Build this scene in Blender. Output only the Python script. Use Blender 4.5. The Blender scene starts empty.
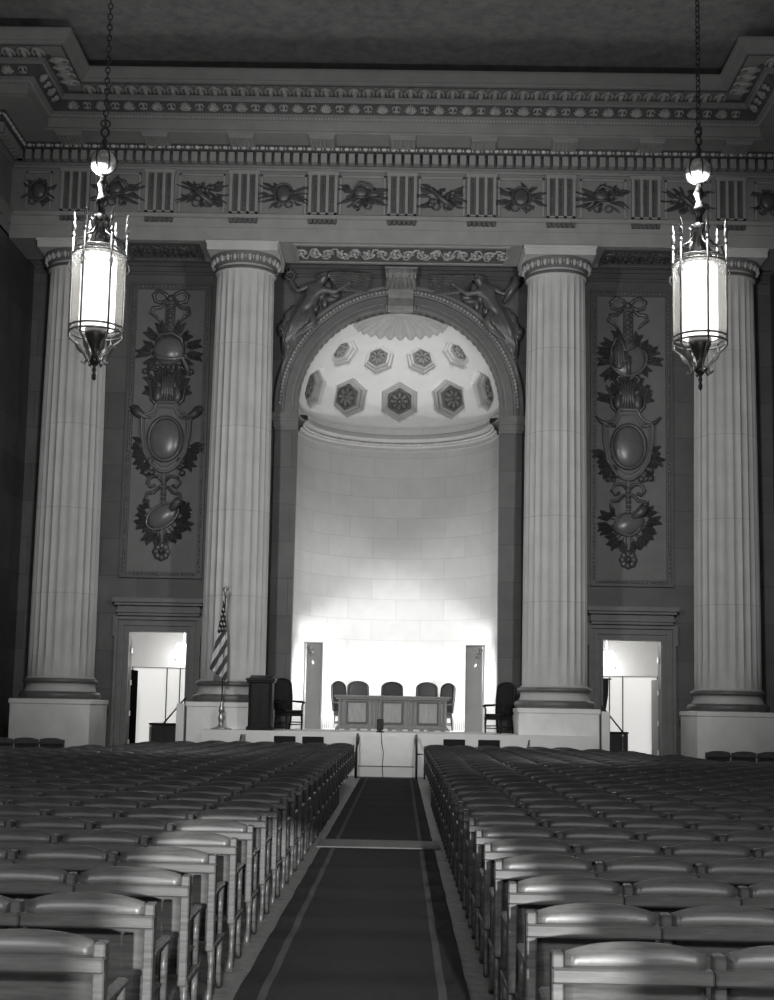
import bpy, bmesh, math, random
from mathutils import Vector, Matrix
PI = math.pi
R = math.radians
random.seed(7)
scn = bpy.context.scene
col = scn.collection

# ------------------------------------------------------------------ mesh builder
class MB:
    def __init__(s): s.v = []; s.f = []; s.sm = []; s.uv = {}
    def add(s, vs, fs, smooth=False):
        o = len(s.v); s.v += [tuple(p) for p in vs]
        for f in fs: s.f.append(tuple(i + o for i in f)); s.sm.append(smooth)
        return s
    def box(s, x0, x1, y0, y1, z0, z1):
        return s.add([(x0,y0,z0),(x1,y0,z0),(x1,y1,z0),(x0,y1,z0),(x0,y0,z1),(x1,y0,z1),(x1,y1,z1),(x0,y1,z1)],
                     [(3,2,1,0),(4,5,6,7),(0,1,5,4),(1,2,6,5),(2,3,7,6),(3,0,4,7)])
    def bbox(s, x0, x1, y0, y1, z0, z1, b=.01):
        b = min(b, (x1-x0)/2.01, (z1-z0)/2.01, (y1-y0)/2.01)
        def ring(x0,x1,y0,y1,z): return [(x0,y0,z),(x1,y0,z),(x1,y1,z),(x0,y1,z)]
        # chamfered box: 24 verts through convex hull of inset faces
        vs = []
        for sx, xx in ((1, x0), (-1, x1)):
            for sy, yy in ((1, y0), (-1, y1)):
                for sz, zz in ((1, z0), (-1, z1)):
                    vs += [(xx, yy+sy*b, zz+sz*b), (xx+sx*b, yy, zz+sz*b), (xx+sx*b, yy+sy*b, zz)]
        bm = bmesh.new()
        for p in vs: bm.verts.new(p)
        bmesh.ops.convex_hull(bm, input=bm.verts[:])
        bmesh.ops.dissolve_limit(bm, angle_limit=.01, verts=bm.verts[:], edges=bm.edges[:])
        bm.verts.index_update()
        s.add([v.co for v in bm.verts], [tuple(v.index for v in f.verts) for f in bm.faces]); bm.free()
        return s
    def xbox(s, M, x0, x1, y0, y1, z0, z1):
        n = len(s.v); s.box(x0,x1,y0,y1,z0,z1)
        s.v[n:] = [tuple(M @ Vector(p)) for p in s.v[n:]]
        return s
    def xform(s, M, n=0):
        s.v[n:] = [tuple(M @ Vector(p)) for p in s.v[n:]]; return s
    def lathe(s, prof, c=(0,0,0), seg=24, M=None, a0=0, a1=2*PI, smooth=True, cap=True):
        full = abs(a1-a0-2*PI) < 1e-6
        n = seg if full else seg+1
        vs = []
        for r, z in prof:
            for k in range(n):
                a = a0 + (a1-a0)*k/seg
                p = Vector((r*math.cos(a), r*math.sin(a), z))
                if M: p = M @ p
                vs.append((p.x+c[0], p.y+c[1], p.z+c[2]))
        fs = []
        for i in range(len(prof)-1):
            for k in range(seg):
                k2 = (k+1) % n
                fs.append((i*n+k, i*n+k2, (i+1)*n+k2, (i+1)*n+k))
        s.add(vs, fs, smooth)
        if cap and full:
            o = len(s.v)-len(vs)
            for i, flip in ((0, True), (len(prof)-1, False)):
                if prof[i][0] > 1e-5:
                    f = tuple(o+i*n+k for k in range(n))
                    s.f.append(f[::-1] if flip else f); s.sm.append(False)
        return s
    def ball(s, c, r, seg=12, rings=8, M=None):
        if not hasattr(r, '__len__'): r = (r, r, r)
        vs = []; fs = []
        for i in range(rings+1):
            t = -PI/2 + PI*i/rings
            for k in range(seg):
                a = 2*PI*k/seg
                p = Vector((r[0]*math.cos(t)*math.cos(a), r[1]*math.cos(t)*math.sin(a), r[2]*math.sin(t)))
                if M: p = M @ p
                vs.append((p.x+c[0], p.y+c[1], p.z+c[2]))
        for i in range(rings):
            for k in range(seg):
                fs.append((i*seg+k, i*seg+(k+1)%seg, (i+1)*seg+(k+1)%seg, (i+1)*seg+k))
        return s.add(vs, fs, True)
    def tube(s, pts, r, seg=8, closed=False, sx=1., smooth=True):
        pts = [Vector(p) for p in pts]; n = len(pts)
        rr = r if hasattr(r, '__len__') else [r]*n
        vs = []; fs = []; prev = None
        for i, p in enumerate(pts):
            a = pts[(i-1) % n] if (closed or i > 0) else p
            b = pts[(i+1) % n] if (closed or i < n-1) else p
            t = (b-a)
            if t.length < 1e-9: t = Vector((0,0,1))
            t.normalize()
            if prev is None:
                u = t.cross(Vector((0,1,0)))
                if u.length < .2: u = t.cross(Vector((1,0,0)))
            else:
                u = prev - t*prev.dot(t)
            u.normalize(); prev = u; w = t.cross(u)
            for k in range(seg):
                an = 2*PI*k/seg
                vs.append(p + u*math.cos(an)*rr[i]*sx + w*math.sin(an)*rr[i])
        m = n if closed else n-1
        for i in range(m):
            for k in range(seg):
                j = (i+1) % n
                fs.append((i*seg+k, i*seg+(k+1)%seg, j*seg+(k+1)%seg, j*seg+k))
        s.add(vs, fs, smooth)
        if not closed:
            o = len(s.v)-len(vs)
            s.f.append(tuple(o+k for k in range(seg))[::-1]); s.sm.append(False)
            s.f.append(tuple(o+(n-1)*seg+k for k in range(seg))); s.sm.append(False)
        return s
    def prism(s, poly, d0, d1, ax='y'):
        # poly in two axes, extruded along the third
        def P(a, b, d):
            return {'y': (a, d, b), 'x': (d, a, b), 'z': (a, b, d)}[ax]
        n = len(poly)
        vs = [P(a, b, d0) for a, b in poly] + [P(a, b, d1) for a, b in poly]
        fs = [tuple(range(n))[::-1], tuple(range(n, 2*n))] + [(i, (i+1)%n, n+(i+1)%n, n+i) for i in range(n)]
        return s.add(vs, fs)
    def leaf(s, base, tip, w, lift=.03, bow=0.):
        # a ridged leaf lying in the x-z plane, raised towards -y
        b = Vector(base); t = Vector(tip); d = t-b
        n = Vector((-d.z, 0, d.x)); n.normalize(); out = Vector((0, -1, 0))
        rows = []
        for i, (k, ww) in enumerate(((0, .25), (.3, .9), (.6, 1.), (.85, .55), (1, .05))):
            c = b + d*k + n*bow*math.sin(PI*k)
            rows.append([c - n*w*ww/2, c + out*(lift*(.4+ww)), c + n*w*ww/2])
        vs = [p for r_ in rows for p in r_]; fs = []
        for i in range(4):
            for j in range(2):
                a = i*3+j; fs.append((a, a+1, a+4, a+3))
        vs += [p + Vector((0, .012, 0)) for r_ in rows for p in (r_[0], r_[2])]
        return s.add(vs[:15], fs)
    def build(s, name, mat, parent=None, uv=None, loc=None):
        me = bpy.data.meshes.new(name)
        me.from_pydata(s.v, [], s.f)
        for p, q in zip(me.polygons, s.sm): p.use_smooth = q
        bm = bmesh.new(); bm.from_mesh(me)
        bmesh.ops.recalc_face_normals(bm, faces=bm.faces[:])
        if uv:
            L = bm.loops.layers.uv.new('UVMap')
            for f in bm.faces:
                for l in f.loops: l[L].uv = uv(l.vert.co)
        bm.to_mesh(me); bm.free()
        if mat: me.materials.append(mat)
        o = bpy.data.objects.new(name, me); col.objects.link(o)
        if loc: o.location = loc
        if parent: o.parent = parent
        return o

def tag(o, label=None, cat=None, group=None, kind=None):
    if label: o['label'] = label
    if cat: o['category'] = cat
    if group: o['group'] = group
    if kind: o['kind'] = kind
    return o
def thing(name, label, cat, loc=(0,0,0), rz=0, group=None):
    o = bpy.data.objects.new(name, None); col.objects.link(o)
    o.location = loc; o.rotation_euler = (0, 0, rz); o.empty_display_size = .2
    return tag(o, label, cat, group)
def struct(name, mb, mat, parent=None, uv=None):
    o = mb.build(name, mat, parent, uv)
    if parent is None: o['kind'] = 'structure'
    return o
def copy_tree(o, parent=None):
    c = o.copy(); col.objects.link(c); c.parent = parent
    for k in ('label', 'group'):
        if parent is None and k in c: del c[k]
    for ch in list(kids[o.name]): copy_tree(ch, c)
    return c
kids = {}
def index_kids():
    kids.clear()
    for o in bpy.data.objects: kids[o.name] = []
    for o in bpy.data.objects:
        if o.parent: kids[o.parent.name].append(o)

# ------------------------------------------------------------------ materials
def mat(name, c, rough=.6, metal=0., var=.12, scale=3., spec=.5, brick=None, streak=None, bump=0., joints=None, coords='obj'):
    m = bpy.data.materials.new(name); m.use_nodes = True
    nt = m.node_tree; N = nt.nodes; L = nt.links
    b = N['Principled BSDF']; b.inputs['Roughness'].default_value = rough; b.inputs['Metallic'].default_value = metal
    b.inputs['Specular IOR Level'].default_value = spec
    tc = N.new('ShaderNodeTexCoord'); src = tc.outputs['Object'] if coords == 'obj' else tc.outputs['UV']
    mp = N.new('ShaderNodeMapping'); L.new(src, mp.inputs[0])
    if streak: mp.inputs['Scale'].default_value = streak
    no = N.new('ShaderNodeTexNoise'); no.inputs['Scale'].default_value = scale; no.inputs['Detail'].default_value = 6
    no.inputs['Roughness'].default_value = .6
    L.new(mp.outputs[0], no.inputs['Vector'])
    rp = N.new('ShaderNodeMapRange'); rp.inputs['From Min'].default_value = .25; rp.inputs['From Max'].default_value = .75
    rp.inputs['To Min'].default_value = c*(1-var); rp.inputs['To Max'].default_value = c*(1+var)
    L.new(no.outputs['Fac'], rp.inputs['Value'])
    out = rp.outputs[0]
    if brick:
        bw, bh, mort, dark, bvar = brick
        if coords == 'obj':
            sp = N.new('ShaderNodeSeparateXYZ'); L.new(src, sp.inputs[0])
            cb = N.new('ShaderNodeCombineXYZ')
            ad = N.new('ShaderNodeMath'); L.new(sp.outputs['X'], ad.inputs[0]); L.new(sp.outputs['Y'], ad.inputs[1])
            L.new(ad.outputs[0], cb.inputs[0]); L.new(sp.outputs['Z'], cb.inputs[1]); v = cb.outputs[0]
        else: v = src
        br = N.new('ShaderNodeTexBrick'); br.inputs['Scale'].default_value = 1
        br.inputs['Brick Width'].default_value = bw; br.inputs['Row Height'].default_value = bh
        br.inputs['Mortar Size'].default_value = mort; br.inputs['Mortar Smooth'].default_value = .3
        br.inputs['Color1'].default_value = (1-bvar,)*3+(1,); br.inputs['Color2'].default_value = (1+bvar,)*3+(1,)
        br.inputs['Mortar'].default_value = (dark,)*3+(1,)
        L.new(v, br.inputs['Vector'])
        mu = N.new('ShaderNodeMath'); mu.operation = 'MULTIPLY'; L.new(out, mu.inputs[0]); L.new(br.outputs['Color'], mu.inputs[1])
        out = mu.outputs[0]
    if joints:
        dz, wd, dk = joints
        sp = N.new('ShaderNodeSeparateXYZ'); L.new(src, sp.inputs[0])
        a = N.new('ShaderNodeMath'); a.operation = 'DIVIDE'; a.inputs[1].default_value = dz; L.new(sp.outputs['Z'], a.inputs[0])
        fr = N.new('ShaderNodeMath'); fr.operation = 'FRACT'; L.new(a.outputs[0], fr.inputs[0])
        lt = N.new('ShaderNodeMath'); lt.operation = 'LESS_THAN'; lt.inputs[1].default_value = wd/dz; L.new(fr.outputs[0], lt.inputs[0])
        m1 = N.new('ShaderNodeMath'); m1.operation = 'MULTIPLY_ADD'; m1.inputs[1].default_value = dk-1; m1.inputs[2].default_value = 1
        L.new(lt.outputs[0], m1.inputs[0])
        mu = N.new('ShaderNodeMath'); mu.operation = 'MULTIPLY'; L.new(out, mu.inputs[0]); L.new(m1.outputs[0], mu.inputs[1]); out = mu.outputs[0]
    cc = N.new('ShaderNodeCombineColor')
    for i, k in enumerate((1., .995, .98)):
        mm = N.new('ShaderNodeMath'); mm.operation = 'MULTIPLY'; mm.inputs[1].default_value = k; L.new(out, mm.inputs[0]); L.new(mm.outputs[0], cc.inputs[i])
    L.new(cc.outputs[0], b.inputs['Base Color'])
    if bump:
        bp = N.new('ShaderNodeBump'); bp.inputs['Strength'].default_value = bump; bp.inputs['Distance'].default_value = .01
        L.new(no.outputs['Fac'], bp.inputs['Height']); L.new(bp.outputs[0], b.inputs['Normal'])
    return m
def emis(name, c, s):
    m = bpy.data.materials.new(name); m.use_nodes = True; b = m.node_tree.nodes['Principled BSDF']
    b.inputs['Base Color'].default_value = (.8,.8,.78,1); b.inputs['Emission Color'].default_value = c+(1,); b.inputs['Emission Strength'].default_value = s
    return m
M_col = mat('pale_column_stone', .49, .6, var=.13, scale=1.2, joints=(2.27, .025, .8), bump=.15)
M_ped = mat('polished_pedestal_stone', .80, .35, var=.12, scale=1.6)
M_base = mat('dark_veined_base_stone', .14, .4, var=.3, scale=2.5)
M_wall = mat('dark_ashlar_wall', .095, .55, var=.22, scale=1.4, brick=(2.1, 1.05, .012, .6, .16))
M_panel = mat('panel_field_stone', .15, .6, var=.15, scale=2.2)
M_frame = mat('panel_moulding_stone', .085, .5, var=.2, scale=3)
M_relief = mat('dark_bronzed_relief', .075, .42, var=.35, scale=5, spec=.6)
M_boss = mat('polished_oval_boss', .13, .3, var=.2, scale=3)
M_niche = mat('pale_niche_ashlar', .66, .6, var=.06, scale=2, brick=(1.5, .62, .013, .86, .045), coords='uv')
M_dome = mat('pale_plaster_dome', .64, .7, var=.06, scale=2)
M_sprc = mat('springing_cornice_stone', .26, .6, var=.1, scale=3)
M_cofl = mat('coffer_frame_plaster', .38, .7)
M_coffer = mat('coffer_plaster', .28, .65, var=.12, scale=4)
M_ent = mat('entablature_stone', .29, .6, var=.12, scale=2.0)
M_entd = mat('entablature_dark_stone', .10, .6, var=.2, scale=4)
M_orn = mat('gilded_ornament', .42, .45, var=.3, scale=9)
M_ceil = mat('mottled_ceiling_plaster', .34, .9, var=.3, scale=3.5, bump=.5)
M_key = mat('keystone_stone', .24, .5, var=.3, scale=6)
M_echi = mat('echinus_ground_stone', .13, .6)
M_frz = mat('frieze_stone', .215, .6, var=.12, scale=2)
M_leaf = mat('matt_black_door', .008, 1., spec=0.)
M_arch = mat('archivolt_stone', .15, .5, var=.2, scale=3)
M_wood = mat('varnished_chair_wood', .105, .34, var=.55, scale=5, streak=(.8, 4, 9), spec=.4)
M_woodd = mat('dark_chair_seat_wood', .03, .4, var=.3, scale=4, streak=(1,5,5))
M_desk = mat('carved_desk_wood', .30, .4, var=.18, scale=5, streak=(4,4,.7))
M_deskp = mat('desk_panel_veneer', .42, .4, var=.2, scale=5, streak=(4,4,.7))
M_dark = mat('dark_stained_wood', .014, .45, var=.4, scale=6, streak=(5,5,.7), spec=.25)
M_leather = mat('dark_leather', .012, .45, var=.3, scale=9, spec=.25)
M_stage = mat('pale_stage_boards', .84, .6, var=.06, scale=2)
M_white = mat('white_drape_cloth', .88, .8, var=.05, scale=3)
M_floor = mat('worn_terrazzo_floor', .24, .45, var=.45, scale=9)
M_carpet = mat('dark_carpet', .048, .95, var=.22, scale=30, spec=.1)
M_carpetl = mat('carpet_border_stripe', .12, .95, var=.2, scale=30, spec=.1)
M_strip = mat('bare_crossing_strip', .20, .8, var=.15, scale=30)
M_screen = mat('grey_light_screen', .42, .7, var=.1, scale=2)
M_metal = mat('dark_lamp_metal', .09, .35, metal=.7, var=.3, scale=12)
M_bmetal = mat('bright_lamp_metal', .5, .3, metal=.8, var=.2, scale=12)
M_plaster = mat('passage_plaster', .62, .8, var=.05, scale=2)
M_black = mat('black_paint', .012, .5)
M_hall = mat('hall_wall_stone', .22, .7, var=.1, scale=1, brick=(1.6,.8,.01,.8,.06))
M_core = emis('glowing_lamp_core', (1,.97,.92), 2.2)
M_lamp = emis('glowing_ceiling_lamp', (1,.97,.93), 3.)
M_win = emis('bright_frosted_pane', (1,.98,.95), .42)
M_crystal = mat('crystal_ball_glass', .6, .12, var=.5, scale=14, spec=1.)
def glass_mat():
    m = bpy.data.materials.new('lantern_glass'); m.use_nodes = True; nt = m.node_tree; N = nt.nodes; L = nt.links
    out = N['Material Output']; N.remove(N['Principled BSDF'])
    tr = N.new('ShaderNodeBsdfTransparent'); tl = N.new('ShaderNodeBsdfTranslucent'); gl = N.new('ShaderNodeBsdfGlossy')
    tl.inputs[0].default_value = (.9,.9,.88,1); gl.inputs['Roughness'].default_value = .15
    a = N.new('ShaderNodeMixShader'); a.inputs[0].default_value = .24; L.new(tr.outputs[0], a.inputs[1]); L.new(tl.outputs[0], a.inputs[2])
    b = N.new('ShaderNodeMixShader'); b.inputs[0].default_value = .06; L.new(a.outputs[0], b.inputs[1]); L.new(gl.outputs[0], b.inputs[2])
    L.new(b.outputs[0], out.inputs['Surface']); return m
M_glass = glass_mat()

# ------------------------------------------------------------------ room shell
NR, NY, SPR = 2.87, 37.9, 10.2        # niche radius, centre depth, springing of the dome
WY = 37.7
struct('floor', MB().box(-14, 14, -8, 44, -.2, 0), M_floor)
struct('wall_left', MB().box(-14.3, -14, -8, 38, 0, 19), M_hall)
struct('wall_right', MB().box(14, 14.3, -8, 38, 0, 19), M_hall)
struct('ceiling', MB().box(-14.3, 14.3, -8.3, 38, 18.45, 18.7), M_ceil)
rw = MB(); rw.box(-14, .18, -6.3, -6, 0, 18.45); rw.box(1.46, 14, -6.3, -6, 0, 18.45); rw.box(.18, 1.46, -6.3, -6, 2.75, 18.45)
struct('wall_rear', rw, M_hall)
# wall behind the columns with an arched opening and two doorways
DX, DW, DH = 6.60, .80, 3.70
def plate(name, outer, holes, y0, y1, mat_, parent=None):
    bm = bmesh.new(); es = []
    for loop in [outer]+holes:
        vs = [bm.verts.new((x, y0, z)) for x, z in loop]
        for i in range(len(vs)): es.append(bm.edges.new((vs[i], vs[(i+1) % len(vs)])))
    bmesh.ops.triangle_fill(bm, use_beauty=True, edges=es)
    r = bmesh.ops.extrude_face_region(bm, geom=bm.faces[:])
    for v in [g for g in r['geom'] if isinstance(g, bmesh.types.BMVert)]: v.co.y = y1
    bmesh.ops.recalc_face_normals(bm, faces=bm.faces[:])
    me = bpy.data.meshes.new(name); bm.to_mesh(me); bm.free(); me.materials.append(mat_)
    o = bpy.data.objects.new(name, me); col.objects.link(o)
    if parent: o.parent = parent
    return o
arc = [(NR*math.cos(a), SPR+NR*math.sin(a)) for a in [PI*i/40 for i in range(41)]]
hole = [(-NR, .02)] + arc[::-1] + [(NR, .02)]
def drect(s): return [(s*DX-DW, .02), (s*DX-DW, DH), (s*DX+DW, DH), (s*DX+DW, .02)]
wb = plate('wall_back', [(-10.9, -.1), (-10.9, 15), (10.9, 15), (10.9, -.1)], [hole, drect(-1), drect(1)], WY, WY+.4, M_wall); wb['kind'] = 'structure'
for s, n in ((-1, 'wall_left_return'), (1, 'wall_right_return')):
    a, b = sorted((s*10.6, s*10.95))
    struct(n, MB().box(a, b, 33.2, 38, 0, 14.2), M_wall)
    a, b = sorted((s*10.96, s*14))
    struct(n.replace('return', 'wing'), MB().box(a, b, 33.2, 33.6, 0, 14.2), M_wall)
# niche half cylinder, joined to the wall
nc = MB(); SEG = 48
prof = [(NR, 0), (NR, SPR)]
vs = []; fs = []
for z in (0, SPR):
    for k in range(SEG+1):
        a = PI*k/SEG; vs.append((NR*math.cos(a), NY+NR*math.sin(a), z))
for z in (0, SPR):
    for k in range(SEG+1):
        a = PI*k/SEG; vs.append(((NR+.3)*math.cos(a), NY+(NR+.3)*math.sin(a), z))
n = SEG+1
for k in range(SEG):
    fs.append((k, k+1, n+k+1, n+k)); fs.append((2*n+k, 2*n+k+1, 3*n+k+1, 3*n+k)); fs.append((n+k, n+k+1, 3*n+k+1, 3*n+k))
nc.add(vs, fs, True)
struct('wall_niche', nc, M_niche, uv=lambda c: (math.atan2(c.y-NY, c.x)*NR, c.z))

# ------------------------------------------------------------------ half dome with coffers
dome = thing('half_dome', 'pale coffered half dome with scallop shell crowning the arched niche', 'dome', (0, NY, SPR))
COF = [(0, 17.2, .62), (33.5, 17.2, .62), (-33.5, 17.2, .62), (66.5, 17.2, .62), (-66.5, 17.2, .62),
       (17.5, 43, .475), (-17.5, 43, .475), (52, 43, .475), (-52, 43, .475)]
def cof_frame(az, el):
    a, e = R(az), R(el)
    out = Vector((math.cos(e)*math.sin(a), math.cos(e)*math.cos(a), math.sin(e)))
    right = Vector((math.cos(a), -math.sin(a), 0)); up = out.cross(right); up = -up if up.z < 0 else up
    return out, right, up
def sph_shell():
    bm = bmesh.new(); NU, NV = 72, 36; T = .55
    rings = []
    for rr in (NR, NR+T):
        g = []
        for j in range(NV):
            e = PI/2*j/NV; g.append([bm.verts.new((rr*math.cos(e)*math.cos(PI*i/NU), rr*math.cos(e)*math.sin(PI*i/NU), rr*math.sin(e))) for i in range(NU+1)])
        g.append([bm.verts.new((0, 0, rr))]); rings.append(g)
    for g, fl in zip(rings, (0, 1)):
        for j in range(NV):
            for i in range(NU):
                if j < NV-1: q = [g[j][i], g[j][i+1], g[j+1][i+1], g[j+1][i]]
                else: q = [g[j][i], g[j][i+1], g[NV][0]]
                bm.faces.new(q if fl else q[::-1])
    A, B = rings
    for i in range(NU): bm.faces.new([A[0][i], A[0][i+1], B[0][i+1], B[0][i]])
    for s in (0, NU):
        for j in range(NV):
            a2 = A[j+1][min(s, len(A[j+1])-1)]; b2 = B[j+1][min(s, len(B[j+1])-1)]
            bm.faces.new([A[j][s], B[j][s], b2, a2])
    bmesh.ops.recalc_face_normals(bm, faces=bm.faces[:])
    me = bpy.data.meshes.new('dome_surface'); bm.to_mesh(me); bm.free(); return me
dm = bpy.data.objects.new('dome_surface', sph_shell()); col.objects.link(dm); dm.data.materials.append(M_dome)
cut = MB()
def hexpts(out, right, up, r, d):
    return [out*d + right*(r*math.sin(PI/3*k)) + up*(r*math.cos(PI/3*k)) for k in range(6)]
for az, el, r in COF:
    o_, ri, u_ = cof_frame(az, el)
    a = hexpts(o_, ri, u_, r, NR-.4); b = hexpts(o_, ri, u_, r, NR+.30)
    cut.add(a+b, [tuple(range(6)), tuple(range(6, 12))[::-1]]+[(k, k+6, (k+1)%6+6, (k+1)%6) for k in range(6)])
co = cut.build('cutter', None)
md = dm.modifiers.new('b', 'BOOLEAN'); md.operation = 'DIFFERENCE'; md.object = co; md.solver = 'EXACT'
dg = bpy.context.evaluated_depsgraph_get(); dg.update()
me2 = bpy.data.meshes.new_from_object(dm.evaluated_get(dg)); dm.modifiers.clear(); dm.data = me2
me2.materials.clear(); me2.materials.append(M_dome)
bpy.data.objects.remove(co)
for p in dm.data.polygons:
    c = p.center; p.use_smooth = abs(c.length-NR) < .03 and abs(p.normal.dot(c.normalized())) > .99
dm.parent = dome
for az, el, r in COF:
    o_, ri, u_ = cof_frame(az, el)
    cf = MB()
    def ringz(r0, d0, r1, d1):
        a = hexpts(o_, ri, u_, r0, d0); b = hexpts(o_, ri, u_, r1, d1)
        cf.add(a+b, [(k, (k+1)%6, (k+1)%6+6, k+6) for k in range(6)])
    ringz(r*.99, NR+.06, r*.84, NR+.06); ringz(r*.84, NR+.06, r*.84, NR+.15); ringz(r*.84, NR+.15, r*.68, NR+.15); ringz(r*.68, NR+.15, r*.66, NR+.27)
    ringz(r*.66, NR+.27, .01, NR+.27); ringz(r*.99, NR+.06, r*.99, NR+.29); ringz(r*.99, NR+.29, .01, NR+.29)
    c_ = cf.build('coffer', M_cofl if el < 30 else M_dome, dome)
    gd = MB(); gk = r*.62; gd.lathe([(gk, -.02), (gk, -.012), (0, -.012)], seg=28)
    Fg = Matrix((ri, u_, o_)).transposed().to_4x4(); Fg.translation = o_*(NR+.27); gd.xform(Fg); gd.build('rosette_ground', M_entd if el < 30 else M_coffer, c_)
    F = Matrix((ri, u_, o_)).transposed().to_4x4(); F.translation = o_*(NR+.27)
    ro = MB(); k = r*.55
    ro.tube([Vector((k*math.cos(a), k*math.sin(a), -.03)) for a in [2*PI*i/24 for i in range(24)]], .03, closed=True)
    for i in range(8):
        a = 2*PI*i/8
        Mr = Matrix.Rotation(a, 4, 'Z') @ Matrix.Rotation(R(12), 4, 'Y')
        ro.ball(tuple(Matrix.Rotation(a, 3, 'Z') @ Vector((k*.52, 0, -.05))), (k*.36, k*.19, .04), 8, 6, Mr.to_3x3())
    ro.tube([Vector((k*.3*math.cos(a), k*.3*math.sin(a), -.08)) for a in [2*PI*i/16 for i in range(16)]], .022, closed=True)
    ro.ball((0, 0, -.09), (k*.17, k*.17, .06), 10, 6)
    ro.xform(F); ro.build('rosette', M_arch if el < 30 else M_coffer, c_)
sh = MB(); NA, NT = 121, 12; vs = []; fs = []
for j in range(NT+1):
    for i in range(NA):
        ph = PI*i/(NA-1); lobe = abs(math.sin(ph*13))
        th = R(29)*(j/NT)*(1-.07*(1-lobe)); rr = NR-.05-.10*lobe*(j/NT)
        vs.append((rr*math.sin(th)*math.cos(ph), rr*math.sin(th)*math.sin(ph)+.02, rr*math.cos(th)))
for j in range(NT):
    for i in range(NA-1): fs.append((j*NA+i, j*NA+i+1, (j+1)*NA+i+1, (j+1)*NA+i))
o0 = len(vs)
for i in range(NA):
    ph = PI*i/(NA-1); th = R(29); vs.append(((NR+.02)*math.sin(th)*math.cos(ph), (NR+.02)*math.sin(th)*math.sin(ph)+.02, (NR+.02)*math.cos(th)))
for i in range(NA-1): fs.append((NT*NA+i, NT*NA+i+1, o0+i+1, o0+i))
sh.add(vs, fs, True); sh.build('scallop_shell', M_cofl, dome)
# cornice round the niche at the springing
cn = MB()
pf = [(NR, 9.5), (NR-.05, 9.5), (NR-.06, 9.6), (NR-.12, 9.64), (NR-.14, 9.74), (NR-.22, 9.80), (NR-.27, 9.84), (NR-.27, 9.95), (NR-.24, 9.98), (NR-.03, 10.0)]
cn.lathe([(r, z-SPR) for r, z in pf], seg=64, a0=0, a1=PI, smooth=False)
cn.build('springing_cornice', M_sprc, dome)
bd = MB()
for i in range(110):
    a = PI*(i+.5)/110; bd.ball(((NR-.16)*math.cos(a), (NR-.16)*math.sin(a), 9.70-SPR), .035, 6, 4)
bd.build('bead_moulding', M_orn, dome)

# ------------------------------------------------------------------ piers, archivolt, keystone
ar = thing('arch_surround', 'dark stone arch surround with beaded archivolt framing the bright niche', 'arch', (0, WY, 0))
for s in (-1, 1):
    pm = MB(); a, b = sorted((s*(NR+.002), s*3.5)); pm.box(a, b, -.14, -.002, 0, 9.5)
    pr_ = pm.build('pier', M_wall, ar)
    im = MB()
    for z0, z1, e in ((9.48, 9.56, .02), (9.56, 9.72, .05), (9.72, 9.80, .09), (9.80, 9.96, .13)):
        a, b = sorted((s*(NR-.02), s*(3.5+e))); im.box(a, b, -.14-e, -.002, z0, z1)
    im.build('impost', M_arch, ar)
av = MB()
def archsweep(mb, prof, n=60, z0=9.96):
    # prof: (radius, out)
    vs = []; fs = []; m = len(prof)
    path = [(1, z0)] + [(None, PI*i/n) for i in range(n+1)] + [(-1, z0)]
    for t, v in path:
        for r, d in prof:
            if t is None: vs.append((r*math.cos(v), -d, SPR+r*math.sin(v)))
            else: vs.append((t*r, -d, v))
    for i in range(len(path)-1):
        for j in range(m-1): fs.append((i*m+j, i*m+j+1, (i+1)*m+j+1, (i+1)*m+j))
    mb.add(vs, fs, False)
archsweep(av, [(NR-.001, -.2), (NR-.001, .10), (NR+.04, .12), (NR+.10, .12), (NR+.11, .07), (NR+.38, .07), (NR+.40, .12), (NR+.44, .13), (NR+.45, .09), (NR+.56, .09), (NR+.57, .16), (NR+.62, .19), (NR+.66, .19), (NR+.66, 0)])
av.build('archivolt', M_arch, ar)
be = MB()
for i in range(96):
    a = PI*(i+.5)/96; r = NR+.505; be.ball((r*math.cos(a), -.10, SPR+r*math.sin(a)), (.045, .04, .045), 8, 5)
for i in range(150):
    a = PI*(i+.5)/150; r = NR+.165; be.ball((r*math.cos(a), -.075, SPR+r*math.sin(a)), (.02, .02, .02), 6, 4)
be.build('archivolt_beading', M_orn, ar)
kp = [(0, 12.98), (-.10, 12.95), (-.22, 13.0), (-.27, 13.1), (-.24, 13.22), (-.20, 13.35), (-.24, 13.6), (-.36, 13.78), (-.50, 13.86), (-.58, 13.98), (-.55, 14.08), (-.45, 14.10), (0, 14.10)]
ks = MB()
for i in range(7):
    x0 = -.36+i*.1029; w_ = .1029
    t = 1.0 if i % 2 == 0 else .93
    ks.prism([(y*t, z) for y, z in kp], x0, x0+w_-.004, 'x')
for s in (-1, 1):
    ks.tube([(s*.40, -.50+.12*math.cos(a)*(1-a/14), 13.95+.12*math.sin(a)*(1-a/14)) for a in [i*.5 for i in range(22)]], .035)
    ks.tube([(s*.40, -.20+.08*math.cos(a)*(1-a/14), 13.08+.08*math.sin(a)*(1-a/14)) for a in [i*.5 for i in range(22)]], .028)
for k in range(7):
    x = -.33+k*.11; ks.leaf((x, -.5, 13.95), (x*1.25, -.34, 13.55), .12, .05)
ks.box(-.46, .46, -.62, 0, 14.08, 14.14)
ks.build('keystone', M_key, ar)

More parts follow.
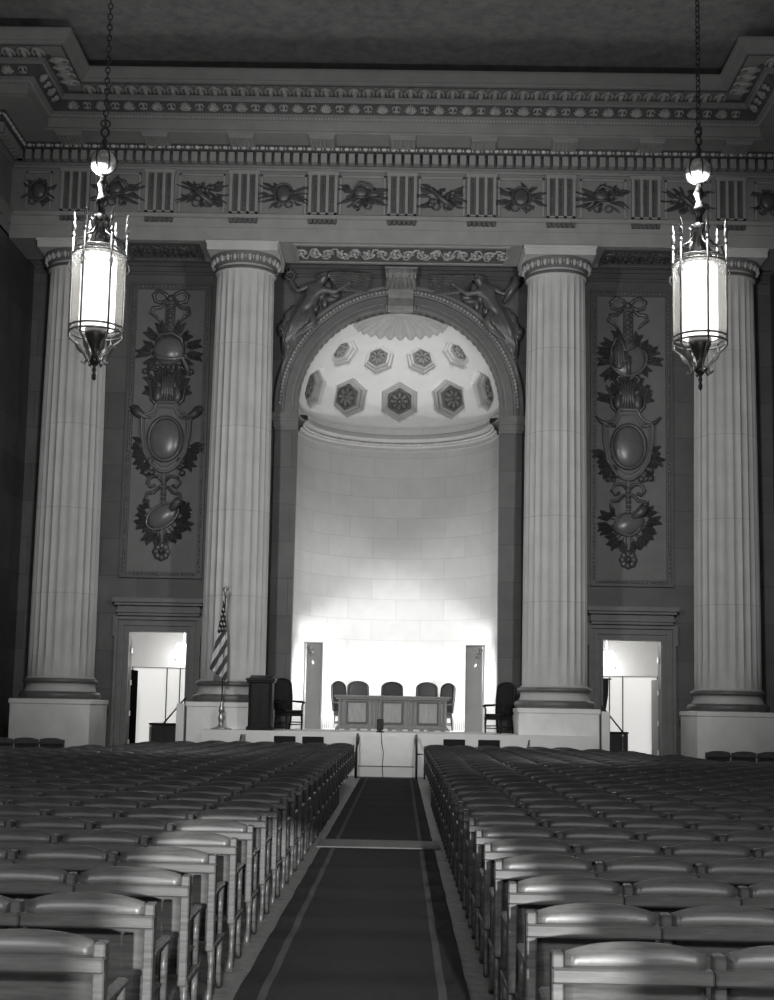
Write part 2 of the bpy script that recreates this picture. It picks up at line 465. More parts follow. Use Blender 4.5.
# ------------------------------------------------------------------ columns
CXS = (4.27, 8.85); CY = 36.0
def make_column(label, x):
    t = thing('fluted_column', label, 'column', (x, CY, 0), 0, None)
    p = MB(); p.bbox(-1.04, 1.04, -1.04, 1.04, 0, 1.70, .02); p.bbox(-1.07, 1.07, -1.07, 1.07, 0, .22, .02); p.bbox(-1.07, 1.07, -1.07, 1.07, 1.64, 1.77, .02)
    p.build('pedestal', M_ped, t)
    b = MB(); b.lathe([(1.0, 1.77), (1.04, 1.80), (1.06, 1.86), (1.04, 1.93), (.99, 1.96), (.95, 1.97), (.93, 2.0), (.905, 2.08), (.90, 2.14), (.93, 2.19), (.96, 2.2), (.98, 2.24), (.97, 2.29), (.93, 2.31), (.90, 2.32), (.885, 2.36)], seg=64)
    bo = b.build('base', M_col, t)
    b = MB(); b.lathe([(1.03, 1.79), (1.05, 1.81), (1.07, 1.87), (1.05, 1.93), (1.0, 1.965), (.95, 1.975)], seg=64, cap=False); b.lathe([(.935, 2.19), (.97, 2.2), (.99, 2.245), (.975, 2.295), (.93, 2.315)], seg=64, cap=False); b.build('torus', M_base, bo)
    sf = MB(); NF = 24; per = 6; rows = 14; z0, z1 = 2.36, 13.42; vs = []
    for j in range(rows+1):
        k = j/rows; r = .865 - .085*(k**1.6)
        for i in range(NF*per):
            a = 2*PI*i/(NF*per); u = (i % per)/per
            d = 0 if (i % per == 0) else math.sin(PI*u)*.052
            if j in (0, rows): d *= .2
            vs.append(((r-d)*math.cos(a), (r-d)*math.sin(a), z0+(z1-z0)*(k if 0 < j < rows else (0 if j == 0 else 1))))
    n = NF*per; fs = [(j*n+i, j*n+(i+1) % n, (j+1)*n+(i+1) % n, (j+1)*n+i) for j in range(rows) for i in range(n)]
    sf.add(vs, fs, False); sf.build('shaft', M_col, t)
    c = MB(); c.lathe([(.76, 13.40), (.84, 13.42), (.86, 13.46), (.84, 13.50), (.80, 13.51), (.80, 13.56), (.80, 13.86)], seg=64)
    c.bbox(-.96, .96, -.96, .96, 13.86, 14.06, .015); c.bbox(-.985, .985, -.985, .985, 14.03, 14.12, .01)
    cp = c.build('capital', M_col, t)
    e = MB(); e.lathe([(.80, 13.56), (.83, 13.60), (.90, 13.70), (.945, 13.80), (.95, 13.86)], seg=64, cap=False); e.build('echinus', M_echi, cp)
    e = MB()
    for i in range(28):
        a = 2*PI*i/28
        e.ball((.905*math.cos(a), .905*math.sin(a), 13.70), (.055, .055, .10), 8, 6)
        a2 = a+PI/28; e.prism([(0, 0), (.03, .2), (-.03, .2)], -.01, .01, 'y'); q = len(e.v)-6
        Mx = Matrix.Translation((.91*math.cos(a2), .91*math.sin(a2), 13.61)) @ Matrix.Rotation(a2+PI/2, 4, 'Z')
        e.xform(Mx, q)
    e.build('egg_and_dart', M_orn, cp)
    nk = MB(); nk.lathe([(.83, 13.415), (.875, 13.43), (.875, 13.48), (.83, 13.495)], seg=64, cap=False); nk.build('necking_ring', M_entd, cp)
    return t
c1 = make_column('pale fluted column left of the arched niche, behind the flag', -CXS[0])
index_kids()
for x, lb in ((CXS[0], 'pale fluted column right of the arched niche, beside the right hand armchair'), (-CXS[1], 'outermost pale fluted column on the left, behind the left hanging lantern'),
              (CXS[1], 'outermost pale fluted column on the right, behind the right hanging lantern')):
    c = copy_tree(c1); c.location.x = x; tag(c, lb, 'column', None)

# ------------------------------------------------------------------ entablature
ent = thing('entablature', 'carved stone entablature with triglyph frieze resting on the four columns', 'entablature', (0, 35.15, 14.13))
EX, EZ = -35.15, -14.13
path0 = [(-14, 33.2), (-10.6, 33.2), (-10.6, 35.15), (10.6, 35.15), (10.6, 33.2), (14, 33.2)]
nrm = [(0, -1), (1, 0), (0, -1), (-1, 0), (0, -1)]
def offs(d):
    out = []
    for i, (x, y) in enumerate(path0):
        if i == 0: n = nrm[0]
        elif i == len(path0)-1: n = nrm[-1]
        else: n = (nrm[i-1][0]+nrm[i][0], nrm[i-1][1]+nrm[i][1])
        out.append((x+d*n[0], y+d*n[1]))
    return out
def sweep(mb, prof):
    vs = []; fs = []; m = len(prof); 
    rows = [offs(d) for d, z in prof]
    for i in range(len(path0)):
        for j, (d, z) in enumerate(prof): vs.append((rows[j][i][0], rows[j][i][1]+EX, z+EZ))
    for i in range(len(path0)-1):
        for j in range(m-1): fs.append((i*m+j, i*m+j+1, (i+1)*m+j+1, (i+1)*m+j))
    mb.add(vs, fs)
def along(d, step, fn, z, margin=.0, segs=(0, 1, 2, 3, 4)):
    pts = offs(d)
    for s in segs:
        a = Vector(pts[s]); b = Vector(pts[s+1]); L_ = (b-a).length-2*margin
        if L_ <= 0: continue
        n = max(1, round(L_/step)); t = (b-a).normalized()
        ang = math.atan2(-nrm[s][0], nrm[s][1]) + PI   # local -y looks towards the hall
        for k in range(n):
            p = a + t*(margin+L_*(k+.5)/n)
            fn(Matrix.Translation((p.x, p.y+EX, z+EZ)) @ Matrix.Rotation(ang, 4, 'Z'), k)
# architrave
a_ = MB(); sweep(a_, [(-1.75, 14.9), (-1.75, 14.13), (0, 14.13), (0, 14.50), (.03, 14.50), (.03, 14.74), (.10, 14.76), (.10, 14.86), (-.02, 14.88)])
a_.build('architrave', M_ent, ent)
f_ = MB(); sweep(f_, [(-.02, 14.88), (-.02, 16.10), (.03, 16.10), (.05, 16.16), (.10, 16.18), (.10, 16.22)])
f_.build('frieze', M_frz, ent)
d_ = MB(); sweep(d_, [(.10, 16.22), (.12, 16.23), (.12, 16.52), (.38, 16.53), (.40, 16.62), (.46, 16.64), (.46, 16.66)])
d_.build('bed_moulding', M_entd, ent)
dn = MB(); along(.12, .25, lambda M, k: dn.xbox(M, -.08, .08, -.20, .02, -.13, .13), 16.37); dn.build('dentil_band', M_ent, ent)
bb = MB()
def bead(M, k):
    q = len(bb.v); bb.ball((0, 0, 0), (.07, .05, .045), 8, 5); bb.xform(M, q)
    q = len(bb.v); bb.ball((.11, 0, 0), (.025, .04, .035), 6, 4); bb.xform(M, q)
along(.42, .25, bead, 16.575); bb.build('bead_row', mat('bright_bead_stone', .6, .4), ent)
cr = MB(); sweep(cr, [(.46, 16.66), (1.16, 16.68), (1.16, 16.72), (1.25, 16.72), (1.25, 16.97), (1.30, 16.98), (1.30, 17.04), (1.33, 17.05), (1.42, 17.08), (1.60, 17.20), (1.72, 17.28), (1.76, 17.30), (1.76, 17.40), (1.80, 17.40), (1.92, 17.40), (2.2, 17.40), (2.38, 17.43), (2.44, 17.44), (2.46, 17.49), (2.50, 17.50), (2.53, 17.57), (2.60, 17.66), (2.62, 17.70), (2.62, 17.75), (1.2, 17.76), (1.2, 18.5)])
cr.build('cornice', M_ent, ent)
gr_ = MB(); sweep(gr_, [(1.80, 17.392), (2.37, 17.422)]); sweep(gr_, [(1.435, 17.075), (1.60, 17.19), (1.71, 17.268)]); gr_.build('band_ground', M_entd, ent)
eg = MB()
def egg(M, k):
    q = len(eg.v)
    pts = [(.145*math.cos(a), .02-.24*math.sin(a)*.0, 0) for a in (0,)]
    U = []
    for i in range(11):
        a = -PI*.15+PI*1.3*i/10
        U.append((.135*math.cos(a), .27-.50*(.5+.5*math.sin(a)), -.035-.015*math.sin(a)))
    eg.tube(U, .034, 6)
    eg.ball((0, .06, -.02), (.075, .20, .07), 8, 6)
    eg.leaf((.18, .2, -.03), (.18, -.1, -.03), .05, .02)
    eg.xform(M, q)
along(2.1, .36, egg, 17.40, .22); eg.build('egg_band', M_orn, ent)
pa = MB()
def palm(M, k):
    q = len(pa.v); T = Matrix.Translation((0, 0, 0)) @ Matrix.Rotation(R(56), 4, 'X')
    if k % 2 == 0:
        for i in range(7):
            a = R(-66+22*i); pa.tube([(0, -.01, -.11), (.09*math.sin(a), -.03, -.11+.11*math.cos(a)), (.17*math.sin(a), -.02, -.11+.25*math.cos(a))], [.02, .034, .02], 5)
    else:
        for s in (-1, 1):
            pa.tube([(s*(.05+.05*math.cos(a)), -.02, .01+.08*math.sin(a)) for a in [i*.7 for i in range(9)]], .024, 5)
        pa.leaf((0, -.01, -.12), (0, -.01, .12), .07, .03)
    pa.xform(M @ T, q)
along(1.60, .37, palm, 17.17, .2); pa.build('palmette_band', M_orn, ent)
sd = MB(); along(1.30, .085, lambda M, k: sd.xbox(M, -.026, .026, -.035, .01, -.028, .028), 17.01); sd.build('small_dentil_band', M_orn, ent)
TX = [0, 2.14, -2.14, 4.28, -4.28, 6.56, -6.56, 8.85, -8.85]
for x in TX:
    t = MB()
    t.box(x-.42, x+.42, -.12, .02, 15.98+EZ, 16.08+EZ)
    for k in range(4): t.box(x-.385+k*.232, x-.385+k*.232+.075, -.12, -.045, 14.88+EZ, 15.98+EZ)
    t.box(x-.39, x+.39, -.12, -.03, 14.88+EZ, 14.92+EZ)
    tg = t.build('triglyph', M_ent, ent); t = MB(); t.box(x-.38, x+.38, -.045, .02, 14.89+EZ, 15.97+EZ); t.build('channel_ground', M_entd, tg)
    g = MB(); 
    for k in range(6): g.box(x-.375+k*.13, x-.375+k*.13+.10, -.14, -.03, 14.62+EZ, 14.72+EZ)
    g.box(x-.39, x+.39, -.08, -.03, 14.70+EZ, 14.76+EZ); g.build('guttae', M_entd, ent)
    b = MB()
    for k in range(3):
        for j in range(9): b.ball((x-.232+k*.232, -.06, 15.0+j*.11+EZ), (.028, .03, .045), 6, 4)
        b.tube([(x-.232+k*.232, -.05, 14.9+EZ), (x-.232+k*.232, -.05, 15.95+EZ)], .016, 5)
    b.build('bead_string', M_entd, ent)
    m = MB(); m.bbox(x-.33, x+.33, -1.10, -.48, 16.57+EZ, 16.69+EZ, .01); m.bbox(x-.36, x+.36, -1.13, -.48, 16.63+EZ, 16.70+EZ, .01)
    for k in range(6):
        for j in range(4): m.lathe([(.028, 16.53+EZ), (.018, 16.58+EZ)], (x-.27+k*.108, -.58-j*.14, 0), 6)
    m.build('mutule', M_ent, ent)
TXs = sorted(TX)
mets = [(TXs[i]+TXs[i+1])/2 for i in range(8)] + [-9.85, 9.85]
for n_, x in enumerate(sorted(mets)):
    rn = random.Random(n_*5+1); m = MB()
    wd = .80 if abs(x) < 9 else .5
    for k in range(34):
        a = rn.uniform(0, 2*PI) if k > 7 else R(32+(0, 116, 180, 296)[k % 4]+rn.uniform(-12, 12)); r0 = rn.uniform(.02, .28); r1 = r0+rn.uniform(.12, .26) if k > 7 else .52
        z = 15.43+EZ
        m.leaf((x+r0*math.cos(a)*wd/.5, -.03, z+r0*math.sin(a)), (x+r1*math.cos(a)*wd/.5, -.03, z+r1*math.sin(a)*.95), rn.uniform(.06, .12), .05, rn.uniform(-.08, .08))
    kind = n_ % 3
    z = 15.45+EZ
    if kind == 0:
        m.ball((x, -.06, z), (.2, .09, .24), 14, 8); m.tube([(x+.24*math.cos(a), -.07, z+.28*math.sin(a)) for a in [2*PI*i/20 for i in range(20)]], .03, 6, True)
    elif kind == 1:
        m.ball((x-.05, -.07, z+.08), (.2, .1, .17), 14, 8); m.tube([(x-.28, -.06, z-.04), (x-.05, -.12, z-.09), (x+.2, -.07, z-.05)], .035, 6)
        m.tube([(x-.22, -.1, z+.16), (x-.05, -.13, z+.32), (x+.2, -.1, z+.26), (x+.3, -.06, z+.05)], [.02, .05, .05, .02], 6)
        m.tube([(x-.4, -.05, z-.35), (x+.35, -.05, z+.2)], .03, 6)
    else:
        for k in range(10): m.ball((x+rn.uniform(-.3, .3), -.07, z+rn.uniform(-.28, .2)), rn.uniform(.05, .09), 8, 5)
        m.tube([(x-.4, -.05, z+.3), (x-.1, -.1, z), (x+.3, -.06, z-.33)], [.03, .07, .1], 8)
    for s in (-1, 1): m.tube([(x+s*(.15+.1*math.cos(a)), -.06, z-.3+.09*math.sin(a)) for a in [i*.6 for i in range(11)]], .025, 5)
    mo = m.build('metope_relief', M_relief, ent)
    fr = MB()
    hw = .62 if abs(x) < 9 else .35
    for x0, x1, z0, z1 in ((x-hw, x+hw, 15.94, 15.99), (x-hw, x-hw+.05, 14.9, 15.99), (x+hw-.05, x+hw, 14.9, 15.99)): fr.box(x0, x1, -.05, .02, z0+EZ, z1+EZ)
    fr.build('metope_border', M_ent, ent)
# soffit panels
def soffit(x0, x1, m1, m2):
    b = MB(); y0, y1 = .22, 1.50
    for a in ((x0, x1, y0-.1, y0), (x0, x1, y1, y1+.1), (x0, x0+.1, y0, y1), (x1-.1, x1, y0, y1)): b.box(a[0], a[1], a[2], a[3], -.045, .01)
    o = b.build('soffit_frame', m1, ent)
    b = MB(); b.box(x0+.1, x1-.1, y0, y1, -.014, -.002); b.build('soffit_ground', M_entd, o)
    b = MB(); n = round((x1-x0)/.36)
    for i in range(n):
        cx = x0+(i+.5)*(x1-x0)/n; s = 1 if i % 2 else -1
        b.tube([(cx+(.17-.012*k)*math.cos(k*.55*s), .86+(.36-.025*k)*math.sin(k*.55*s), -.02) for k in range(13)], [.04-.002*k for k in range(13)], 6)
        for k in range(5): 
            a = k*1.25; b.ball((cx+.11*math.cos(a), .86+.25*math.sin(a), -.02), (.05, .09, .03), 6, 4)
        b.ball((cx, .86, -.02), (.06, .1, .05), 8, 5)
    b.tube([(x0+.15+(x1-x0-.3)*i/60, .86+.45*math.sin(i*PI/3), -.015) for i in range(61)], .03, 5)
    b.build('soffit_scrollwork', m2, o)
soffit(-2.95, 2.95, M_ent, M_orn)
soffit(-7.6, -5.5, M_entd, M_relief); soffit(5.5, 7.6, M_entd, M_relief)
pc = MB(); pc.box(-10.6, 10.6, 36.9, 37.72, 14.55, 14.7); struct('ceiling_portico', pc, M_entd)
# bed mouldings on the back wall under the entablature
for n_, (x0, x1) in enumerate(((-10.55, -3.75), (-3.6, 3.6), (3.75, 10.55))):
    b = MB(); 
    for z0, z1, e in ((13.98, 14.06, .05), (14.06, 14.2, .1), (14.2, 14.3, .17), (14.3, 14.5, .24)): b.box(x0, x1, WY-e, WY-.001, z0, z1)
    struct('trim_%d' % (n_+1), b, M_frame)

# ------------------------------------------------------------------ wall panels and trophies
def wall_panel(s, label):
    t = thing('wall_panel', label, 'wall panel', (s*6.60, WY, 5.2))
    f = MB(); f.box(-.99, .99, -.03, -.001, .17, 8.36); f.build('panel_field', M_panel, t)
    m = MB()
    for o_, i_, d in ((1.16, 1.10, .10), (1.10, 1.02, .06), (1.02, .97, .09)):
        dz = o_-.99; di = i_-.99
        for a in ((-o_, o_, .17-dz, .17-di), (-o_, o_, 8.36+di, 8.36+dz), (-o_, -i_, .17-di, 8.36+di), (i_, o_, .17-di, 8.36+di)): m.box(a[0], a[1], -d, -.001, a[2], a[3])
    m.build('panel_moulding', M_frame, t)
    b = MB(); n = 70
    for k in range(n):
        for x in (-1.06, 1.06): b.ball((x, -.07, .15+8.25*(k+.5)/n), (.03, .03, .045), 6, 4)
    for k in range(18):
        for z in (.105, 8.43): b.ball((-1+2*(k+.5)/18, -.07, z), (.045, .03, .03), 6, 4)
    b.build('panel_beading', M_arch, t)
wall_panel(-1, 'tall framed stone panel behind the left trophy relief, above the left doorway')
wall_panel(1, 'tall framed stone panel behind the right trophy relief, above the right doorway')
def trophy(s, label):
    cx = s*6.60 + (0 if s < 0 else -.1)
    t = thing('trophy_relief', label, 'relief', (cx, WY-.03, 6))
    rn = random.Random(3 if s < 0 else 11)
    z = lambda a: a-6
    # bow
    b = MB()
    for q in (-1, 1):
        b.tube([(q*x, -.06-.03*math.sin(i), z(v)) for i, (x, v) in enumerate(((.04, 13.26), (.16, 13.40), (.34, 13.48), (.5, 13.36), (.44, 13.18), (.26, 13.14), (.1, 13.22)))], .055, 8)
        b.tube([(q*x, -.05, z(v)) for x, v in ((.12, 13.18), (.3, 13.0), (.5, 12.98), (.55, 12.82), (.40, 12.72), (.30, 12.58))], [.05, .06, .06, .055, .045, .02], 8)
    b.ball((0, -.11, z(13.25)), (.10, .09, .10), 10, 8)
    b.build('ribbon_bow', M_relief, t)
    st = MB(); st.bbox(-.14, .14, -.09, 0, z(12.05), z(13.2), .03)
    for k in range(7): st.ball((0, -.1, z(12.2+.14*k)), (.1, .05, .055), 8, 5)
    st.build('hanging_strap', M_relief, t)
    # sprays of leaves
    def spray(c, n, r0, r1, a0, a1, w, nm='leaf_spray'):
        m = MB()
        for k in range(n):
            a = R(a0+(a1-a0)*k/(n-1)+rn.uniform(-6, 6)); l = r1*rn.uniform(.75, 1.05)
            x0, z0 = c[0]+r0*math.cos(a), c[1]+r0*math.sin(a)
            x1, z1 = c[0]+l*math.cos(a), c[1]+l*math.sin(a)
            m.tube([(x0, -.02, z(z0)), (x1, -.03, z(z1))], .018, 5)
            for j in range(4):
                f = .35+.2*j; p = (x0+(x1-x0)*f, -.04, z(z0+(z1-z0)*f))
                for q in (-1, 1):
                    aa = a+q*.7; m.leaf(p, (p[0]+.2*math.cos(aa), -.03, p[2]+.2*math.sin(aa)), w, .05)
        m.build(nm, M_relief, t)
    spray((0, 11.75), 6, .35, .85, 115, 245, .09); spray((0, 11.75), 6, .35, .85, -65, 65, .09)
    if s < 0:
        h = MB(); Mh = Matrix.Rotation(R(-8), 3, 'Y')
        h.ball((0, -.08, z(11.72)), (.46, .22, .42), 18, 12, Mh)
        h.tube([(-.44, -.16, z(11.62)), (-.2, -.3, z(11.44)), (.15, -.32, z(11.42)), (.42, -.2, z(11.5)), (.56, -.1, z(11.2)), (.62, -.06, z(11.0))], [.05, .06, .06, .07, .09, .03], 8)
        h.build('helmet', M_boss, t)
        cst = MB(); cst.tube([(-.40, -.2, z(11.95)), (-.2, -.26, z(12.15)), (.1, -.27, z(12.2)), (.36, -.22, z(12.05)), (.46, -.14, z(11.75))], [.03, .06, .07, .06, .03], 8); cst.build('helmet_crest', M_relief, t)
        sk = MB()
        for q in (-1, 1):
            sk.tube([(q*.12, -.06, z(11.35)), (q*.6, -.05, z(11.15))], .05, 6); sk.ball((q*.66, -.06, z(11.12)), .09, 8, 6)
        for k in range(5): sk.ball((-.3+.15*k, -.1, z(11.25)), (.06, .06, .09), 6, 5)
        sk.build('crossed_batons', M_relief, t)
    else:
        h = MB(); h.ball((-.02, -.04, z(11.7)), (.52, .12, .52), 20, 10)
        h.tube([(.52*math.cos(a), -.13, z(11.7+.5*math.sin(a))) for a in [R(150+11*k) for k in range(22)]], .04, 6); h.build('round_shield', M_boss, t)
        l = MB()
        l.tube([(-.45, -.16, z(11.5)), (-.5, -.18, z(11.95)), (-.36, -.18, z(12.25)), (-.18, -.18, z(12.2)), (-.1, -.2, z(11.9)), (.1, -.2, z(12.0)), (.3, -.18, z(12.15))], .05, 8)
        l.tube([(-.45, -.18, z(11.5)), (-.25, -.22, z(11.4)), (-.05, -.2, z(11.6)), (-.1, -.2, z(11.9))], .05, 8)
        for k in range(4): l.tube([(-.4+.08*k, -.18, z(11.5)), (-.4+.06*k, -.18, z(12.15))], .014, 5)
        l.build('lyre', M_relief, t)
        sk = MB(); sk.tube([(0, -.18, z(11.2)), (0, -.2, z(11.75))], .06, 8)
        for q in (-1, 1): sk.tube([(q*x, -.08, z(v)) for x, v in ((.03, 11.1), (.2, 11.22), (.32, 11.12), (.26, 10.98))], .05, 7)
        sk.build('ribbon_knot', M_relief, t)
    # bound bundle between
    bn = MB()
    for k in range(5): bn.tube([(-.2+.1*k, -.05, z(10.1)), (-.12+.06*k, -.1, z(10.65)), (-.18+.09*k, -.05, z(11.1))], [.05, .06, .04], 6)
    for q in (-1, 1):
        bn.tube([(q*.2, -.05, z(10.05)), (q*.45, -.05, z(10.3)), (q*.52, -.05, z(10.75)), (q*.62, -.04, z(10.95))], [.05, .05, .04, .02], 6)
        bn.ball((q*.28, -.08, z(10.45)), (.14, .08, .24), 8, 6)
    bn.build('bound_bundle', M_relief, t)
    spray((0, 10.4), 7, .25, .75, 20, 160, .10)
    # horns at the shoulders
    for q in (-1, 1):
        hn = MB(); hn.tube([(q*.35, -.05, z(9.75)), (q*.6, -.08, z(9.78)), (q*.78, -.08, z(9.88)), (q*.92, -.06, z(10.02))], [.04, .08, .13, .15] if s < 0 else [.08, .08, .06, .03], 8)
        if s < 0: hn.ball((q*.93, -.06, z(10.03)), (.12, .09, .12), 8, 6)
        hn.build('horn', M_relief, t)
    # cartouche
    c = MB(); op = [(-.30, 10.12), (-.24, 10.22), (.24, 10.22), (.30, 10.12), (.40, 9.92), (.62, 9.84), (.70, 9.74), (.68, 9.3), (.58, 8.75), (.36, 8.4), (.12, 8.22), (-.12, 8.22), (-.36, 8.4), (-.58, 8.75), (-.68, 9.3), (-.70, 9.74), (-.62, 9.84), (-.40, 9.92)]
    c.prism([(x, z(v)) for x, v in op], -.10, 0, 'y')
    n = len(op); c.tube([(x, -.11, z(v)) for x, v in op], .045, 8, True)
    c.tube([(x*.84, -.13, z(9.2+(v-9.2)*.84)) for x, v in op], .02, 6, True)
    c.build('cartouche', mat('cartouche_stone_%s' % ('a' if s < 0 else 'b'), .13, .4, var=.2, scale=4), t)
    o2 = MB(); o2.tube([(.47*math.cos(a), -.13, z(9.15+.62*math.sin(a))) for a in [2*PI*k/36 for k in range(36)]], .06, 8, True); o2.build('oval_rim', M_relief, t)
    o3 = MB(); o3.ball((0, -.10, z(9.15)), (.44, .14, .58), 28, 18); o3.build('oval_boss', M_boss, t)
    spray((0, 9.1), 8, .62, .98, 185, 235, .08); spray((0, 9.1), 8, .62, .98, -55, -5, .08)
    g = MB()
    for q in (-1, 1):
        for k in range(9): g.ball((q*(.3+rn.uniform(0, .35)), -.08, z(8.35+rn.uniform(-.18, .2))), rn.uniform(.06, .1), 8, 6)
        g.tube([(q*x, -.07, z(v)) for x, v in ((.04, 7.95), (.18, 8.1), (.38, 8.06), (.46, 7.9), (.36, 7.78), (.24, 7.84))], .05, 7)
        g.tube([(q*x, -.06, z(v)) for x, v in ((.1, 7.8), (.28, 7.62), (.46, 7.6), (.5, 7.45), (.38, 7.36))], [.045, .05, .05, .045, .02], 7)
    g.build('fruit_and_ribbon', M_relief, t)
    st = MB(); st.bbox(-.07, .07, -.08, 0, z(6.2), z(8.2), .02)
    for k in range(5): st.ball((0, -.1, z(7.3+.14*k)), (.07, .05, .05), 8, 5)
    st.build('hanging_strap', M_relief, t)
    lw = MB(); Ml = Matrix.Rotation(R(35 if s < 0 else -20), 3, 'Y')
    lw.ball((0, -.07, z(6.95)), (.46, .14, .29), 18, 10, Ml.inverted() if s < 0 else Ml)
    lw.tube([(.5*math.cos(a)*math.cos(R(35))-(-.31)*math.sin(a)*math.sin(R(35))*-1, -.1, z(6.95+.5*math.cos(a)*math.sin(R(35))+.31*math.sin(a)*math.cos(R(35)))) for a in [2*PI*k/28 for k in range(28)]] if s < 0 else
            [(.34*math.cos(a), -.1, z(6.97+.34*math.sin(a))) for a in [2*PI*k/28 for k in range(28)]], .035, 6, True)
    lw.build('lower_shield', M_boss, t)
    tb = MB(); tb.tube([(.22, -.1, z(7.12)), (.44, -.12, z(7.35)), (.5, -.12, z(7.42))] if s < 0 else [(.1, -.1, z(7.1)), (.35, -.12, z(7.3)), (.48, -.12, z(7.46))], [.10, .15, .13], 10); tb.build('quiver', M_relief, t)
    spray((0, 6.85), 9, .3, .68, 190, 350, .09); spray((0, 6.95), 5, .4, .8, -20, 40, .08); spray((0, 6.95), 4, .4, .72, 150, 200, .08)
    ro = MB()
    for k in range(8):
        a = 2*PI*k/8; ro.ball((.16*math.cos(a), -.05, z(5.95+.17*math.sin(a))), (.10, .05, .10), 8, 6)
    ro.ball((0, -.1, z(5.95)), .07, 8, 6)
    for k in range(4): ro.leaf((0, -.05, z(6.1)), (.3*math.cos(R(45+90*k)), -.03, z(6.02+.3*math.sin(R(45+90*k)))), .1, .04)
    ro.build('rosette_pendant', M_relief, t)
trophy(-1, 'dark trophy relief with helmet and ribbon on the left wall panel')
trophy(1, 'dark trophy relief with lyre and round shield on the right wall panel')

# ------------------------------------------------------------------ spandrel figures (continuous skinned bodies)
def skin_body(name, verts, edges, radii, mat_, parent, root=0, sub=2):
    me = bpy.data.meshes.new(name); me.from_pydata(verts, edges, []); o = bpy.data.objects.new(name, me); col.objects.link(o)
    m = o.modifiers.new('s', 'SKIN'); 
    sk = me.skin_vertices[0] if me.skin_vertices else None
    if sk is None:
        bpy.context.view_layer.objects.active = o
    sv = me.skin_vertices[0].data
    for i, r in enumerate(radii):
        sv[i].radius = (r*1.18, r*1.18); sv[i].use_root = (i == root)
    m2 = o.modifiers.new('u', 'SUBSURF'); m2.levels = sub; m2.render_levels = sub
    dg = bpy.context.evaluated_depsgraph_get(); dg.update()
    nm = bpy.data.meshes.new_from_object(o.evaluated_get(dg)); o.modifiers.clear(); o.data = nm
    nm.materials.clear(); nm.materials.append(mat_)
    for p in nm.polygons: p.use_smooth = True
    if parent: o.parent = parent
    return o
M_fig = mat('dark_sculpture_stone', .11, .33, var=.3, scale=4, spec=.7)
